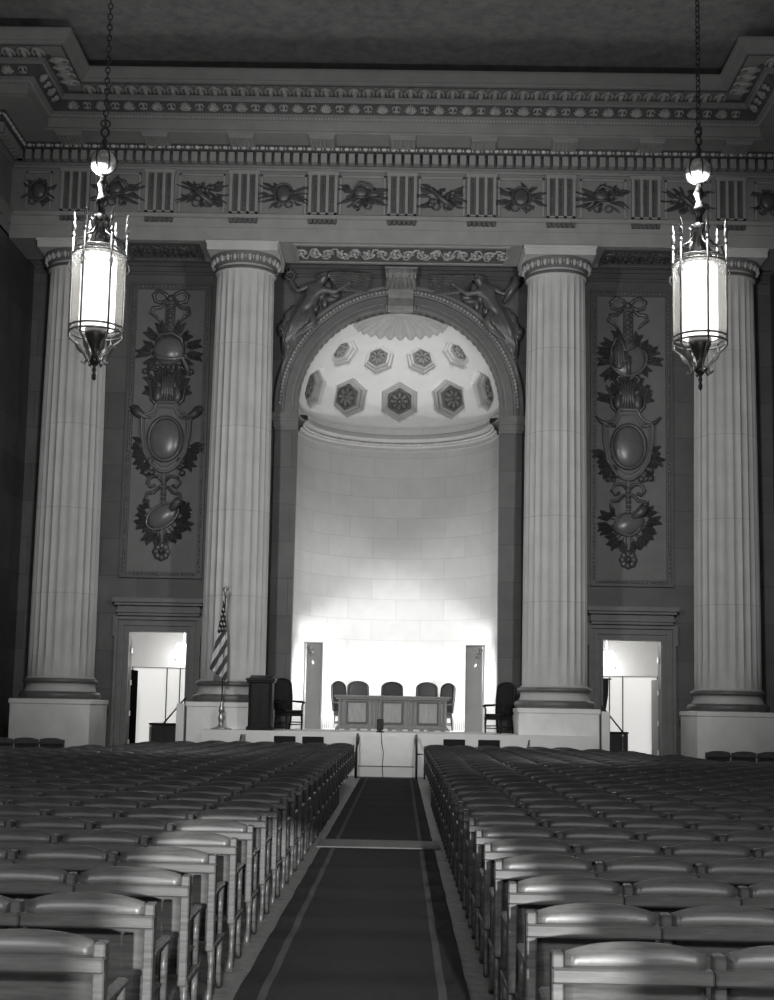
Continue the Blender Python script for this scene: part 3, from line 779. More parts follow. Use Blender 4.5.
def figure(s, label):
    t = thing('spandrel_figure', label, 'sculpture', (0, WY-.05, 0))
    P = lambda x, z, y: (-s*x*-1 if False else s*x, -y, z)
    J = {}; V = []; Rr = []; E = []
    def j(n, x, z, y, r, par=None):
        J[n] = len(V); V.append((s*x, -y, z)); Rr.append(r)
        if par: E.append((J[par], J[n]))
    # x counted outwards from the axis of the niche (s = -1 for the left hand figure)
    j('pelvis', 2.66, 13.02, .22, .21)
    j('waist', 2.56, 13.28, .26, .155, 'pelvis'); j('chest', 2.40, 13.54, .30, .21, 'waist'); j('neck', 2.27, 13.74, .30, .075, 'chest')
    j('head', 2.20, 13.86, .32, .12, 'neck'); j('crown', 2.16, 13.95, .32, .09, 'head')
    j('sh1', 2.22, 13.50, .36, .085, 'chest'); j('el1', 1.88, 13.42, .40, .062, 'sh1'); j('wr1', 1.55, 13.66, .36, .045, 'el1'); j('ha1', 1.44, 13.74, .35, .05, 'wr1')
    j('sh2', 2.62, 13.64, .24, .085, 'chest'); j('el2', 2.96, 13.46, .26, .062, 'sh2'); j('wr2', 3.14, 13.74, .22, .045, 'el2'); j('ha2', 3.18, 13.86, .22, .05, 'wr2')
    j('hip1', 2.62, 12.86, .30, .15, 'pelvis'); j('kn1', 2.44, 12.50 if s < 0 else 12.62, .44, .10, 'hip1'); j('kn1b', 2.62, 12.40, .42, .10, 'kn1'); j('an1', 2.98, 12.16, .26, .052, 'kn1b'); j('ft1', 3.06, 11.98, .22, .045, 'an1')
    j('hip2', 2.84, 12.86, .20, .15, 'pelvis'); j('kn2', 3.12, 12.42, .26, .10, 'hip2'); j('an2', 3.20, 11.80, .16, .052, 'kn2'); j('ft2', 3.26, 11.60, .18, .042, 'an2')
    skin_body('body', V, E, Rr, M_fig, t)
    hr = MB(); hr.ball((s*2.22, -.30, 13.93), (.13, .12, .11), 12, 8); hr.ball((s*2.33, -.26, 13.92), .07, 8, 6)
    for k in range(10): hr.ball((s*(2.12+.02*k), -.40+.01*k, 13.96+.03*math.sin(k)), .035, 6, 4)
    hr.build('hair', M_fig, t)
    fc = MB(); fc.ball((s*2.13, -.41, 13.85), (.022, .035, .03), 6, 4)
    # wing: layered feathers sweeping towards the keystone
    w = MB()
    for row, (n, ln, y) in enumerate(((9, 1.35, .10), (8, 1.0, .16), (7, .62, .22))):
        for k in range(n):
            f = k/(n-1); bx = 2.12-.28*f; bz = 13.98-.42*f*(.55+.15*row)
            a = R(4 - 46*f*.62)
            tip = (bx-ln*math.cos(a)*(1-.25*f), bz+ln*math.sin(a)*.55)
            w.leaf((s*bx, -y-.10, bz), (s*tip[0], -y-.08, tip[1]), .17, .05, .03)
    w.tube([(s*x, -.2, v) for x, v in ((2.3, 13.66), (2.18, 13.92), (1.95, 14.0), (1.6, 14.0), (1.2, 13.99))], [.07, .08, .07, .05, .02], 8)
    w.build('wing', M_fig, t)
    d = MB(); rn = random.Random(5)
    for k in range(9):
        f = k/8; d.tube([(s*(2.5+.35*f), -.34+.1*f, 13.05-.1*f), (s*(2.55+.40*f), -.46+.12*f, 12.75-.1*f), (s*(2.70+.42*f), -.40+.12*f, 12.45), (s*(2.95+.3*f), -.26, 12.15-.12*f), (s*(3.12+.16*f), -.16, 11.80-.1*f)], [.03, .05, .055, .05, .02], 6)
    for k in range(5): d.tube([(s*(2.66+.06*k), -.2, 13.1), (s*(2.98+.05*k), -.16, 13.0-.1*k), (s*(3.2+.03*k), -.12, 12.6-.12*k), (s*(3.26+.02*k), -.08, 12.25-.12*k)], [.04, .06, .05, .02], 6)
    d.build('drapery', M_fig, t)
    a = MB()
    if s < 0:
        a.tube([(s*(3.18+.11*math.cos(q)), -.2, 13.95+.11*math.sin(q)) for q in [2*PI*i/16 for i in range(16)]], .035, 6, True)
        for k in range(10): a.leaf((s*(3.18+.1*math.cos(k*.63)), -.22, 13.95+.1*math.sin(k*.63)), (s*(3.18+.2*math.cos(k*.63+.5)), -.2, 13.95+.2*math.sin(k*.63+.5)), .07, .03)
        a.build('wreath', M_fig, t)
    else:
        a.tube([(s*2.95, -.16, 13.25), (s*3.15, -.2, 13.6), (s*3.3, -.2, 13.92)], [.05, .09, .16], 10); a.ball((s*3.3, -.2, 13.95), (.14, .1, .1), 10, 6)
        a.build('horn_of_plenty', M_fig, t)
    # rocky ground mass behind
    g = MB()
    for k in range(22):
        f = rn.random(); q = R(148-42*f) if False else R(32+36*f); rr = 3.62+rn.uniform(.05, .5)
        x = rr*math.cos(q); zz = SPR+rr*math.sin(q)
        if x < 3.45 and zz < 13.9: g.ball((s*x, -.04, zz), (rn.uniform(.1, .22), .1, rn.uniform(.1, .22)), 8, 6)
    g.build('clouds', M_fig, t)
figure(-1, 'winged female figure reclining on the left shoulder of the arch, legs trailing outward')
figure(1, 'winged female figure reclining on the right shoulder of the arch, holding a horn')

# ------------------------------------------------------------------ doorways and passages
for n_, s in ((1, -1), (2, 1)):
    t = bpy.data.objects.new('door_%d' % n_, None); col.objects.link(t); t['kind'] = 'structure'; t.location = (s*DX, WY, 0)
    f = MB()
    for w0, w1, d in ((DW, DW+.08, .10), (DW+.08, DW+.16, .05), (DW+.16, DW+.24, .10), (DW+.24, DW+.32, .07), (DW+.32, DW+.40, .15)):
        for q in (-1, 1):
            a, b = sorted((q*w0, q*w1)); f.box(a, b, -d, -.001, 0, DH+w0-DW+.001)
        f.box(-w1, w1, -d, -.001, DH+w0-DW, DH+w1-DW)
    for q in (-1, 1):   # crossette ears
        a, b = sorted((q*(DW+.38), q*(DW+.46))); f.box(a, b, -.13, -.001, DH-.15, DH+.42)
    f.build('door_surround', M_arch, t)
    c = MB()
    for z0, z1, e in ((4.14, 4.22, .10), (4.22, 4.30, .16), (4.30, 4.42, .12), (4.42, 4.50, .24), (4.50, 4.62, .32)): c.box(-1.08-e*.6, 1.08+e*.6, -e, -.001, z0, z1)
    c.build('door_cornice', M_arch, t)
    a, b = sorted((s*(DW+.02), s*(DW+.07))); l = MB(); l.box(a, b, .42, 1.5, .05, 2.64)
    lf = l.build('door_leaf', M_leaf if s < 0 else M_screen, t)
    h = MB()
    for z0 in (.55, 1.35, 2.2, 3.1):
        a, b = sorted((s*(DW-.03), s*(DW-.002))); h.box(a, b, .18, .34, z0, z0+.14)
    h.build('hinge', M_bmetal, lf)
    # the passage beyond
    x0, x1 = s*DX-1.9, s*DX+1.9; y0, y1 = WY+.4, 42.6
    nm = 'left' if s < 0 else 'right'
    struct('wall_passage_rear_'+nm, MB().box(x0, x1, y1, y1+.2, 0, 4.6), M_plaster)
    struct('wall_passage_near_'+nm, MB().box(x0-.15, x0, y0, y1+.2, 0, 4.6), M_plaster)
    struct('wall_passage_far_'+nm, MB().box(x1, x1+.15, y0, y1+.2, 0, 4.6), M_plaster)
    struct('ceiling_passage_'+nm, MB().box(x0-.15, x1+.15, y0, y1+.2, 4.6, 4.75), M_plaster)
    # glazed screen across the passage
    gx = s*DX*1.0 + s*.12; g = bpy.data.objects.new('window_%d' % n_, None); col.objects.link(g); g['kind'] = 'structure'; g.location = (gx, 41.2, 0)
    fr = MB(); fr.box(-1.3, 1.3, -.03, .03, 2.78, 2.80); fr.box(-1.3, 1.3, -.04, .04, .0, .12)
    for x in (-1.25, -.2, .2, 1.25): fr.box(x-.016, x+.016, -.04, .04, .12, 2.78)
    fr.build('window_frame', M_black if False else M_metal, g)
    pn = MB(); pn.box(-1.28, 1.28, .0, .01, .12, 2.78); pn.build('pane', M_win, g)
    # lamp on the passage wall above the screen
    lp = thing('passage_lamp', 'glowing square lamp seen high through the %s doorway' % nm, 'lamp', (s*DX*1.0+s*.0+.15*s*-1, 41.3, 3.25))
    lb = MB(); lb.bbox(-.24, .24, -.12, .12, -.2, .28, .04); lb.build('glass_shade', M_lamp, lp)
    lf2 = MB()
    for a in ((-.27, .27, .28, .31), (-.27, .27, -.23, -.2)): lf2.box(a[0], a[1], -.15, .15, a[2], a[3])
    lf2.box(-.02, .02, -.02, .02, .31, 1.35); lf2.build('lamp_frame', M_bmetal, lp)
    cb = thing('crate', 'black box standing low in the %s doorway' % nm, 'box', (s*DX, 39.2, 0))
    b_ = MB()
    a, b = (-.38, .43) if s < 0 else (-.85, .10)
    b_.bbox(a, b, -.3, .3, 0, 1.10, .02); b_.build('case', M_black, cb)
    b_ = MB(); b_.bbox(a-.02, b+.02, -.32, .32, 1.10, 1.15, .01); b_.build('lid', M_dark, cb)
    pst = thing('barrier_post', 'short pale post standing in front of the black box in the %s doorway' % nm, 'post', (s*DX+(-.30 if s < 0 else -.08), 38.7, 0))
    p = MB(); p.lathe([(.05, .06), (.035, .1), (.03, 1.0), (.045, 1.02), (.04, 1.07), (0, 1.09)], seg=12); p.build('shaft', M_bmetal, pst)
    p = MB(); p.lathe([(.13, 0), (.13, .03), (.05, .07)], seg=16); p.build('foot', M_bmetal, pst)
# swagged drape at the right doorway
sw = thing('door_drape', 'dark tied back drape at the inner side of the right doorway', 'curtain', (5.88, 38.6, 0))
m = MB(); vs = []; fs = []
for z_, w_ in ((2.62, .24), (2.2, .23), (1.8, .17), (1.5, .08), (1.35, .05)):
    for k in range(13): vs.append((-.02+w_*k/12, .03*math.sin(k*2.1), z_))
for r_ in range(4):
    for k in range(12): fs.append((r_*13+k, r_*13+k+1, (r_+1)*13+k+1, (r_+1)*13+k))
m.add(vs, fs, True); m.build('drape', M_dark, sw)
m = MB(); m.tube([(-.06, 0, 2.64), (.3, 0, 2.64)], .02, 8); m.tube([(-.06, 0, 1.36), (.08, 0, 1.36)], .03, 6); m.build('curtain_rod', M_metal, sw)

# ------------------------------------------------------------------ stage, ramp, stair rails
SZ = 1.08
stg = MB(); stg.box(-4.8, 5.08, 34.3, 34.94, 0, SZ); stg.box(-3.22, 3.22, 34.94, 37.9, 0, SZ)
hc = [(2.86*math.cos(PI*i/30), NY+2.86*math.sin(PI*i/30)) for i in range(31)]
stg.prism(hc, 0, SZ, 'z')
st_o = struct('floor_stage', stg, M_stage)
for s in (-1, 1):
    b = MB(); a0, a1 = sorted((s*5.36, s*5.56)); b.prism([(34.9, 0), (36.4, 0), (36.4, 1.2), (35.5, 1.72), (34.9, 1.72)], a0, a1, 'x')
    tag(b.build('stair_cheek', M_ped), 'pale stone stair cheek wall between the %s doorway and the column pedestal' % ('left' if s < 0 else 'right'), 'stair wall')
    h = thing('stair_handrail', 'thin dark handrail sloping down across the %s doorway' % ('left' if s < 0 else 'right'), 'handrail', (s*5.6, 36.6, 0))
    m = MB(); m.tube([(-s*.0, 0, 1.88), (s*.62, 0, 1.12)], .022, 8); m.build('rail', M_metal, h)
    for k, (x, z) in enumerate(((.02, 1.86), (.6, 1.13))):
        m = MB(); m.tube([(s*x, 0, 0), (s*x, 0, z)], .016, 6); m.build('baluster', M_metal, h)
rp = thing('stage_ramp', 'white covered ramp leading from the carpet aisle up to the stage', 'ramp', (-.09, 33.3, 0))
m = MB(); m.prism([(0, 0), (0, .30), (.98, .99), (.995, 0)], -.70, .63, 'x'); m.build('ramp_body', M_stage, rp)
m = MB(); m.prism([(-.012, .305), (.0, .318), (.985, 1.02), (.995, 1.0)], -.715, .645, 'x'); m.prism([(-.016, 0.01), (-.003, .01), (-.003, .30), (-.016, .305)], -.715, .645, 'x'); m.build('white_cover', M_white, rp)
m = MB(); m.box(-.72, .65, -.02, -.012, .275, .30); m.box(-.72, .65, -.03, -.01, 0, .035); m.build('nosing', M_entd, rp)
for s in (-1, 1):
    x = -.09+(-.77 if s < 0 else .70)
    h = thing('ramp_handrail', 'dark curved handrail on the %s side of the white ramp' % ('left' if s < 0 else 'right'), 'handrail', (x, 33.1, 0))
    m = MB(); m.tube([(0, 1.17, .80), (0, 1.12, 1.00), (0, 1.0, 1.04), (0, .5, .80), (0, .1, .60), (0, -.02, .48), (0, .0, .0)], .028, 8); m.build('rail', M_dark, h)
    m = MB(); m.tube([(0, .55, 0), (0, .55, .82)], .02, 8); m.build('baluster', M_dark, h)
    m = MB(); m.tube([(0, .1, .60), (s*.2, .1, .60), (s*.2, .1, 0)], .02, 8); m.build('side_bracket', M_dark, h)
mc = thing('stage_microphone', 'small black box microphone standing at the stage edge before the long desk', 'microphone', (-.31, 34.75, SZ))
m = MB(); m.lathe([(.10, 0), (.10, .03), (.03, .05), (.02, .06)], seg=16); m.build('foot', M_black, mc)
m = MB(); m.bbox(-.085, .085, -.05, .05, .06, .34, .02); m.build('microphone_body', M_black, mc)
cb = MB(); cb.tube([(-.31, 34.63, SZ+.01), (-.30, 34.36, SZ+.012), (-.27, 34.27, SZ), (-.27, 34.26, 1.0), (-.25, 34.0, .83), (-.2, 33.7, .60), (-.22, 33.30, .335), (-.22, 33.27, .28), (-.2, 33.268, .02), (-.18, 33.2, .012)], .009, 6)
tag(cb.build('microphone_cable', M_black), 'thin dark cable running from the small microphone down the white ramp', 'cable')

# ------------------------------------------------------------------ niche light screens
for s in (-1, 1):
    side = 'left' if s < 0 else 'right'
    t = thing('light_screen', 'tall grey screen with white top hiding a lamp at the %s edge of the niche' % side, 'screen', (s*2.28, 38.25, SZ))
    m = MB(); vs = []; fs = []; n = 14
    for z_ in (0, 2.40):
        for k in range(n+1):
            a = k/n; x = .26-.46*a; y = .10*math.sin(PI*a*.5)
            vs.append((-s*x, -y, z_))
    for k in range(n): fs.append((k, k+1, n+2+k, n+1+k))
    m.add(vs, fs, True); m.add([(x, y+.03, z_) for x, y, z_ in vs], fs, True)
    m.box(-.27, -.25, -.09 if s > 0 else -.01, .06, 0, 2.4) ; m.box(.21, .23, -.09, .06, 0, 2.4)
    m.build('screen_sheet', M_screen, t)
    m = MB(); m.bbox(-.28, .28, -.16, .14, 2.40, 2.44, .008); m.build('white_cap', M_white, t)
    m = MB(); a, b = sorted((s*.22, s*.27)); m.box(a, b, -.12, -.06, 0, 2.4); m.build('edge_trim', M_white, t)
    m = MB(); m.tube([(s*.12, -.1, 2.2), (s*.12, -.2, 2.25), (s*.05, -.24, 2.2)], .02, 6); m.ball((s*.12, -.14, 2.28), (.09, .09, .05), 10, 6); m.lathe([(.05, -.06), (.07, 0), (.03, .03)], (s*.05, -.24, 2.16), 12); m.build('lamp_bracket', M_bmetal, t)
    # low upright box at the foot of the screen
    t2 = thing('low_screen', 'low grey vertically ribbed box at the foot of the %s niche screen' % side, 'box', (s*1.92, 39.45, SZ))
    m = MB(); m.bbox(-.20, .20, -.1, .1, 0, .40, .01); m.build('case', M_screen, t2)
    m = MB()
    for k in range(7): m.box(-.18+k*.055, -.16+k*.055, -.115, -.1, .03, .38)
    m.build('rib_strips', M_entd, t2)

# ------------------------------------------------------------------ desk
dk = thing('council_desk', 'long carved wooden desk with three square panels in the middle of the stage', 'desk', (-.02, 37.75, SZ))
m = MB(); m.bbox(-1.62, 1.62, -.32, .42, .90, .96, .012); m.bbox(-1.57, 1.57, -.28, .38, .85, .90, .01); m.build('desk_top', M_desk, dk)
m = MB(); m.box(-1.50, 1.50, -.20, .3, .08, .85); m.build('desk_body', M_desk, dk)
m = MB(); m.bbox(-1.58, 1.58, -.29, .36, 0, .06, .01); m.bbox(-1.54, 1.54, -.26, .33, .06, .12, .01); m.build('plinth', M_desk, dk)
for x in (-.98, 0, .98):
    m = MB(); m.bbox(x-.25, x+.25, -.235, -.2, .22, .76, .01); p_ = m.build('front_panel', M_deskp, dk)
    m = MB()
    for a in ((x-.29, x+.29, .755, .80), (x-.29, x+.29, .18, .225), (x-.29, x-.245, .225, .755), (x+.245, x+.29, .225, .755)): m.bbox(a[0], a[1], -.26, -.2, a[2], a[3], .008)
    m.build('panel_moulding', M_arch, p_)
for x in (-1.46, -1.36, -.62, -.5, -.36, .36, .5, .62, 1.36, 1.46):
    m = MB(); m.bbox(x-.035, x+.035, -.26, -.2, .12, .85, .008); m.ball((x, -.25, .80), (.04, .03, .04), 8, 5); m.build('pilaster', M_desk, dk)
pm = MB()
rn = random.Random(9)
for k in range(11):
    x = -1.45+.29*k; pm.bbox(x, x+rn.uniform(.08, .2), -.5+rn.uniform(0, .12), -.34, .0, .03+rn.uniform(0, .03), .005)
pp = pm.build('cable_duct', M_white); pp.location = (-.02, 37.75, SZ); tag(pp, 'scattered pale low strips lying along the foot of the long desk', 'strips', None, 'stuff')

# ------------------------------------------------------------------ stage chairs
def stage_chair(label, x, y, rz, group=None, h=1.36):
    t = thing('stage_armchair', label, 'chair', (x, y, SZ), rz, group)
    m = MB(); m.bbox(-.29, .29, -.27, .27, .44, .52, .03); m.build('seat_cushion', M_leather, t)
    m = MB(); m.box(-.28, .28, -.26, -.22, .36, .44); m.box(-.28, .28, .22, .26, .36, .44); m.box(-.28, -.24, -.26, .26, .36, .44); m.box(.24, .28, -.26, .26, .36, .44); m.build('seat_frame', M_dark, t)
    # tall back with a rounded crest
    pts = [(-.27, .50), (-.30, .9), (-.29, h-.16)] + [(-.29*math.cos(a), h-.16+.16*math.sin(a)) for a in [PI*i/12 for i in range(1, 12)]] + [(.29, h-.16), (.30, .9), (.27, .50)]
    m = MB(); m.prism(pts, .25, .31, 'y'); m.xform(Matrix.Translation((0, .28, .5)) @ Matrix.Rotation(R(-6), 4, 'X') @ Matrix.Translation((0, -.28, -.5))); b = m.build('backrest', M_dark, t)
    m = MB(); m.prism([(p[0]*.82, .5+(p[1]-.5)*.92+.03) for p in pts], .225, .335, 'y'); m.xform(Matrix.Translation((0, .28, .5)) @ Matrix.Rotation(R(-6), 4, 'X') @ Matrix.Translation((0, -.28, -.5))); m.build('back_padding', M_leather, b)
    m = MB(); m.tube([(p[0], .25, p[1]) for p in pts], .028, 8); m.xform(Matrix.Translation((0, .28, .5)) @ Matrix.Rotation(R(-6), 4, 'X') @ Matrix.Translation((0, -.28, -.5))); m.build('back_rim', M_dark, b)
    for s in (-1, 1):
        m = MB(); m.tube([(s*.29, .27, .76), (s*.31, .1, .75), (s*.32, -.15, .74), (s*.32, -.25, .72)], [.025, .028, .032, .03], 8); m.tube([(s*.32, -.20, .73), (s*.30, -.17, .62), (s*.29, -.2, .48)], .022, 8); m.build('armrest', M_dark, t)
        m = MB(); m.tube([(s*.25, -.23, .40), (s*.26, -.24, .2), (s*.25, -.24, .0)], [.032, .026, .022], 8); m.build('leg', M_dark, t)
        m = MB(); m.tube([(s*.25, .24, .46), (s*.26, .27, .2), (s*.25, .31, .0)], [.032, .028, .024], 8); m.build('leg', M_dark, t)
    m = MB(); m.tube([(-.25, -.23, .14), (.25, -.23, .14)], .015, 6); m.tube([(-.25, .27, .16), (.25, .27, .16)], .015, 6); m.tube([(-.25, -.24, .2), (-.26, .28, .2)], .015, 6); m.tube([(.25, -.24, .2), (.26, .28, .2)], .015, 6); m.build('stretcher', M_dark, t)
    return t
ch = stage_chair('dark high backed armchair behind the middle of the long desk', -.05, 38.75, 0)
index_kids()
def more(lb, x, y, rz):
    c = copy_tree(ch); c.location = (x, y, SZ); c.rotation_euler = (0, 0, rz); tag(c, lb, 'chair'); return c
more('dark rounded armchair behind the desk, just left of the middle one', -1.03, 38.72, 0)
more('dark rounded armchair behind the desk, just right of the middle one', .95, 38.72, 0)
more('dark narrow looking armchair turned inward at the left end of the desk', -1.36, 39.45, R(52))
more('dark narrow looking armchair turned inward at the right end of the desk', 1.32, 39.45, R(-52))
more('dark leather armchair standing alone beside the dark wooden lectern', -2.78, 36.35, R(42))
more('dark leather armchair standing alone beside the right hand column', 2.82, 36.35, R(-42))

# ------------------------------------------------------------------ lectern
lc = thing('lectern', 'dark wooden cabinet lectern standing between the flag and the left armchair', 'lectern', (-3.36, 34.62, SZ))
m = MB(); m.bbox(-.30, .30, -.22, .26, .08, 1.20, .012); m.build('body', M_dark, lc)
m = MB(); m.bbox(-.35, .35, -.27, .31, 1.20, 1.25, .01); m.bbox(-.37, .37, -.29, .33, 1.25, 1.31, .012); m.prism([(-.22, 1.31), (.28, 1.31), (.28, 1.40)], -.30, .30, 'x'); m.build('reading_top', M_dark, lc)
m = MB(); m.bbox(-.34, .34, -.26, .30, 0, .09, .012); m.build('plinth', M_dark, lc)
for s in (-1, 1):
    a, b = sorted((s*.03, s*.20)); m = MB(); m.bbox(a, b, -.24, -.22, .18, 1.12, .008); m.build('front_panel', M_dark, lc)
    m = MB(); m.lathe([(.04, .09), (.03, .14), (.03, 1.1), (.042, 1.14), (.045, 1.2)], (s*.265, -.235, 0), 12); m.build('corner_pillar', M_dark, lc)

# ------------------------------------------------------------------ flag on its stand
fl = thing('flag_stand', 'stars and stripes flag drooping from a pole on a bright footed stand', 'flag', (-4.36, 34.62, SZ))
m = MB(); m.lathe([(.27, 0), (.27, .025), (.20, .05), (.10, .09), (.06, .14), (.07, .2), (.095, .26), (.08, .33), (.05, .38), (.06, .42), (.085, .48), (.07, .56), (.04, .62), (.03, .68), (.024, .72)], seg=20); m.build('stand', M_bmetal, fl)
m = MB(); m.tube([(0, 0, .6), (0, 0, 3.42)], .017, 8); m.build('pole', M_woodd, fl)
m = MB(); m.ball((0, 0, 3.45), .045, 10, 6); m.ball((0, 0, 3.54), (.02, .02, .09), 8, 6); m.leaf((0, 0, 3.5), (.09, 0, 3.66), .07, .02); m.leaf((0, 0, 3.5), (-.09, 0, 3.66), .07, .02); m.ball((0, 0, 3.66), (.03, .03, .04), 8, 6); m.build('eagle_finial', M_bmetal, fl)
fm = bpy.data.materials.new('flag_cloth'); fm.use_nodes = True; nt = fm.node_tree; N = nt.nodes; L = nt.links; bs = N['Principled BSDF']; bs.inputs['Roughness'].default_value = .7
uvn = N.new('ShaderNodeUVMap'); sp = N.new('ShaderNodeSeparateXYZ'); L.new(uvn.outputs[0], sp.inputs[0])
def mth(op, a, b=None):
    n = N.new('ShaderNodeMath'); n.operation = op
    for i, v in enumerate((a, b)):
        if v is None: continue
        if isinstance(v, (int, float)): n.inputs[i].default_value = v
        else: L.new(v, n.inputs[i])
    return n.outputs[0]
U, Vv = sp.outputs['X'], sp.outputs['Y']          # cloth coordinates in metres
stripe = mth('GREATER_THAN', mth('FRACT', mth('DIVIDE', mth('ADD', mth('SUBTRACT', mth('MULTIPLY', U, .86), mth('MULTIPLY', Vv, .5)), 9.9), .21)), .5)
stc = mth('ADD', mth('MULTIPLY', stripe, .62), .07)
can = mth('GREATER_THAN', mth('SUBTRACT', Vv, mth('MULTIPLY', U, .5)), 2.50)
su = mth('SUBTRACT', mth('FRACT', mth('MULTIPLY', mth('ADD', U, mth('MULTIPLY', Vv, .3)), 13)), .5); sv_ = mth('SUBTRACT', mth('FRACT', mth('MULTIPLY', Vv, 8)), .5)
dd = mth('SQRT', mth('ADD', mth('MULTIPLY', su, su), mth('MULTIPLY', sv_, sv_)))
star = mth('ADD', mth('MULTIPLY', mth('LESS_THAN', dd, .27), .6), .02)
mixv = mth('ADD', mth('MULTIPLY', can, star), mth('MULTIPLY', mth('SUBTRACT', 1.0, can), stc))
cc = N.new('ShaderNodeCombineColor'); [L.new(mixv, cc.inputs[i]) for i in range(3)]; L.new(cc.outputs[0], bs.inputs['Base Color'])
NU_, NV_ = 30, 40; bm = bmesh.new(); uvl = bm.loops.layers.uv.new('UVMap'); G = []
for i in range(NU_+1):
    b = i/NU_; row = []
    for j in range(NV_+1):
        a = j/NV_
        Tx, Tz = -.04-.29*b**1.15, 3.36-1.83*b
        Bx, Bz = .05+.16*b-.10*b*b, 2.75-1.55*b
        x = Tx*(1-a)+Bx*a; z_ = Tz*(1-a)+Bz*a
        row.append((bm.verts.new((x, -.03-.05*math.sin(a*PI*5+b)*(.35+b*.8)-.03*b, z_)), b, a))
    G.append(row)
for i in range(NU_):
    for j in range(NV_):
        q = [G[i][j], G[i+1][j], G[i+1][j+1], G[i][j+1]]; f = bm.faces.new([k[0] for k in q]); f.smooth = True
        for l, k in zip(f.loops, q): l[uvl].uv = (k[0].co.x, k[0].co.z)
me = bpy.data.meshes.new('flag_cloth'); bm.to_mesh(me); bm.free(); me.materials.append(fm)
fo = bpy.data.objects.new('flag_cloth', me); col.objects.link(fo); fo.parent = fl
sm_ = fo.modifiers.new('t', 'SOLIDIFY'); sm_.thickness = .006

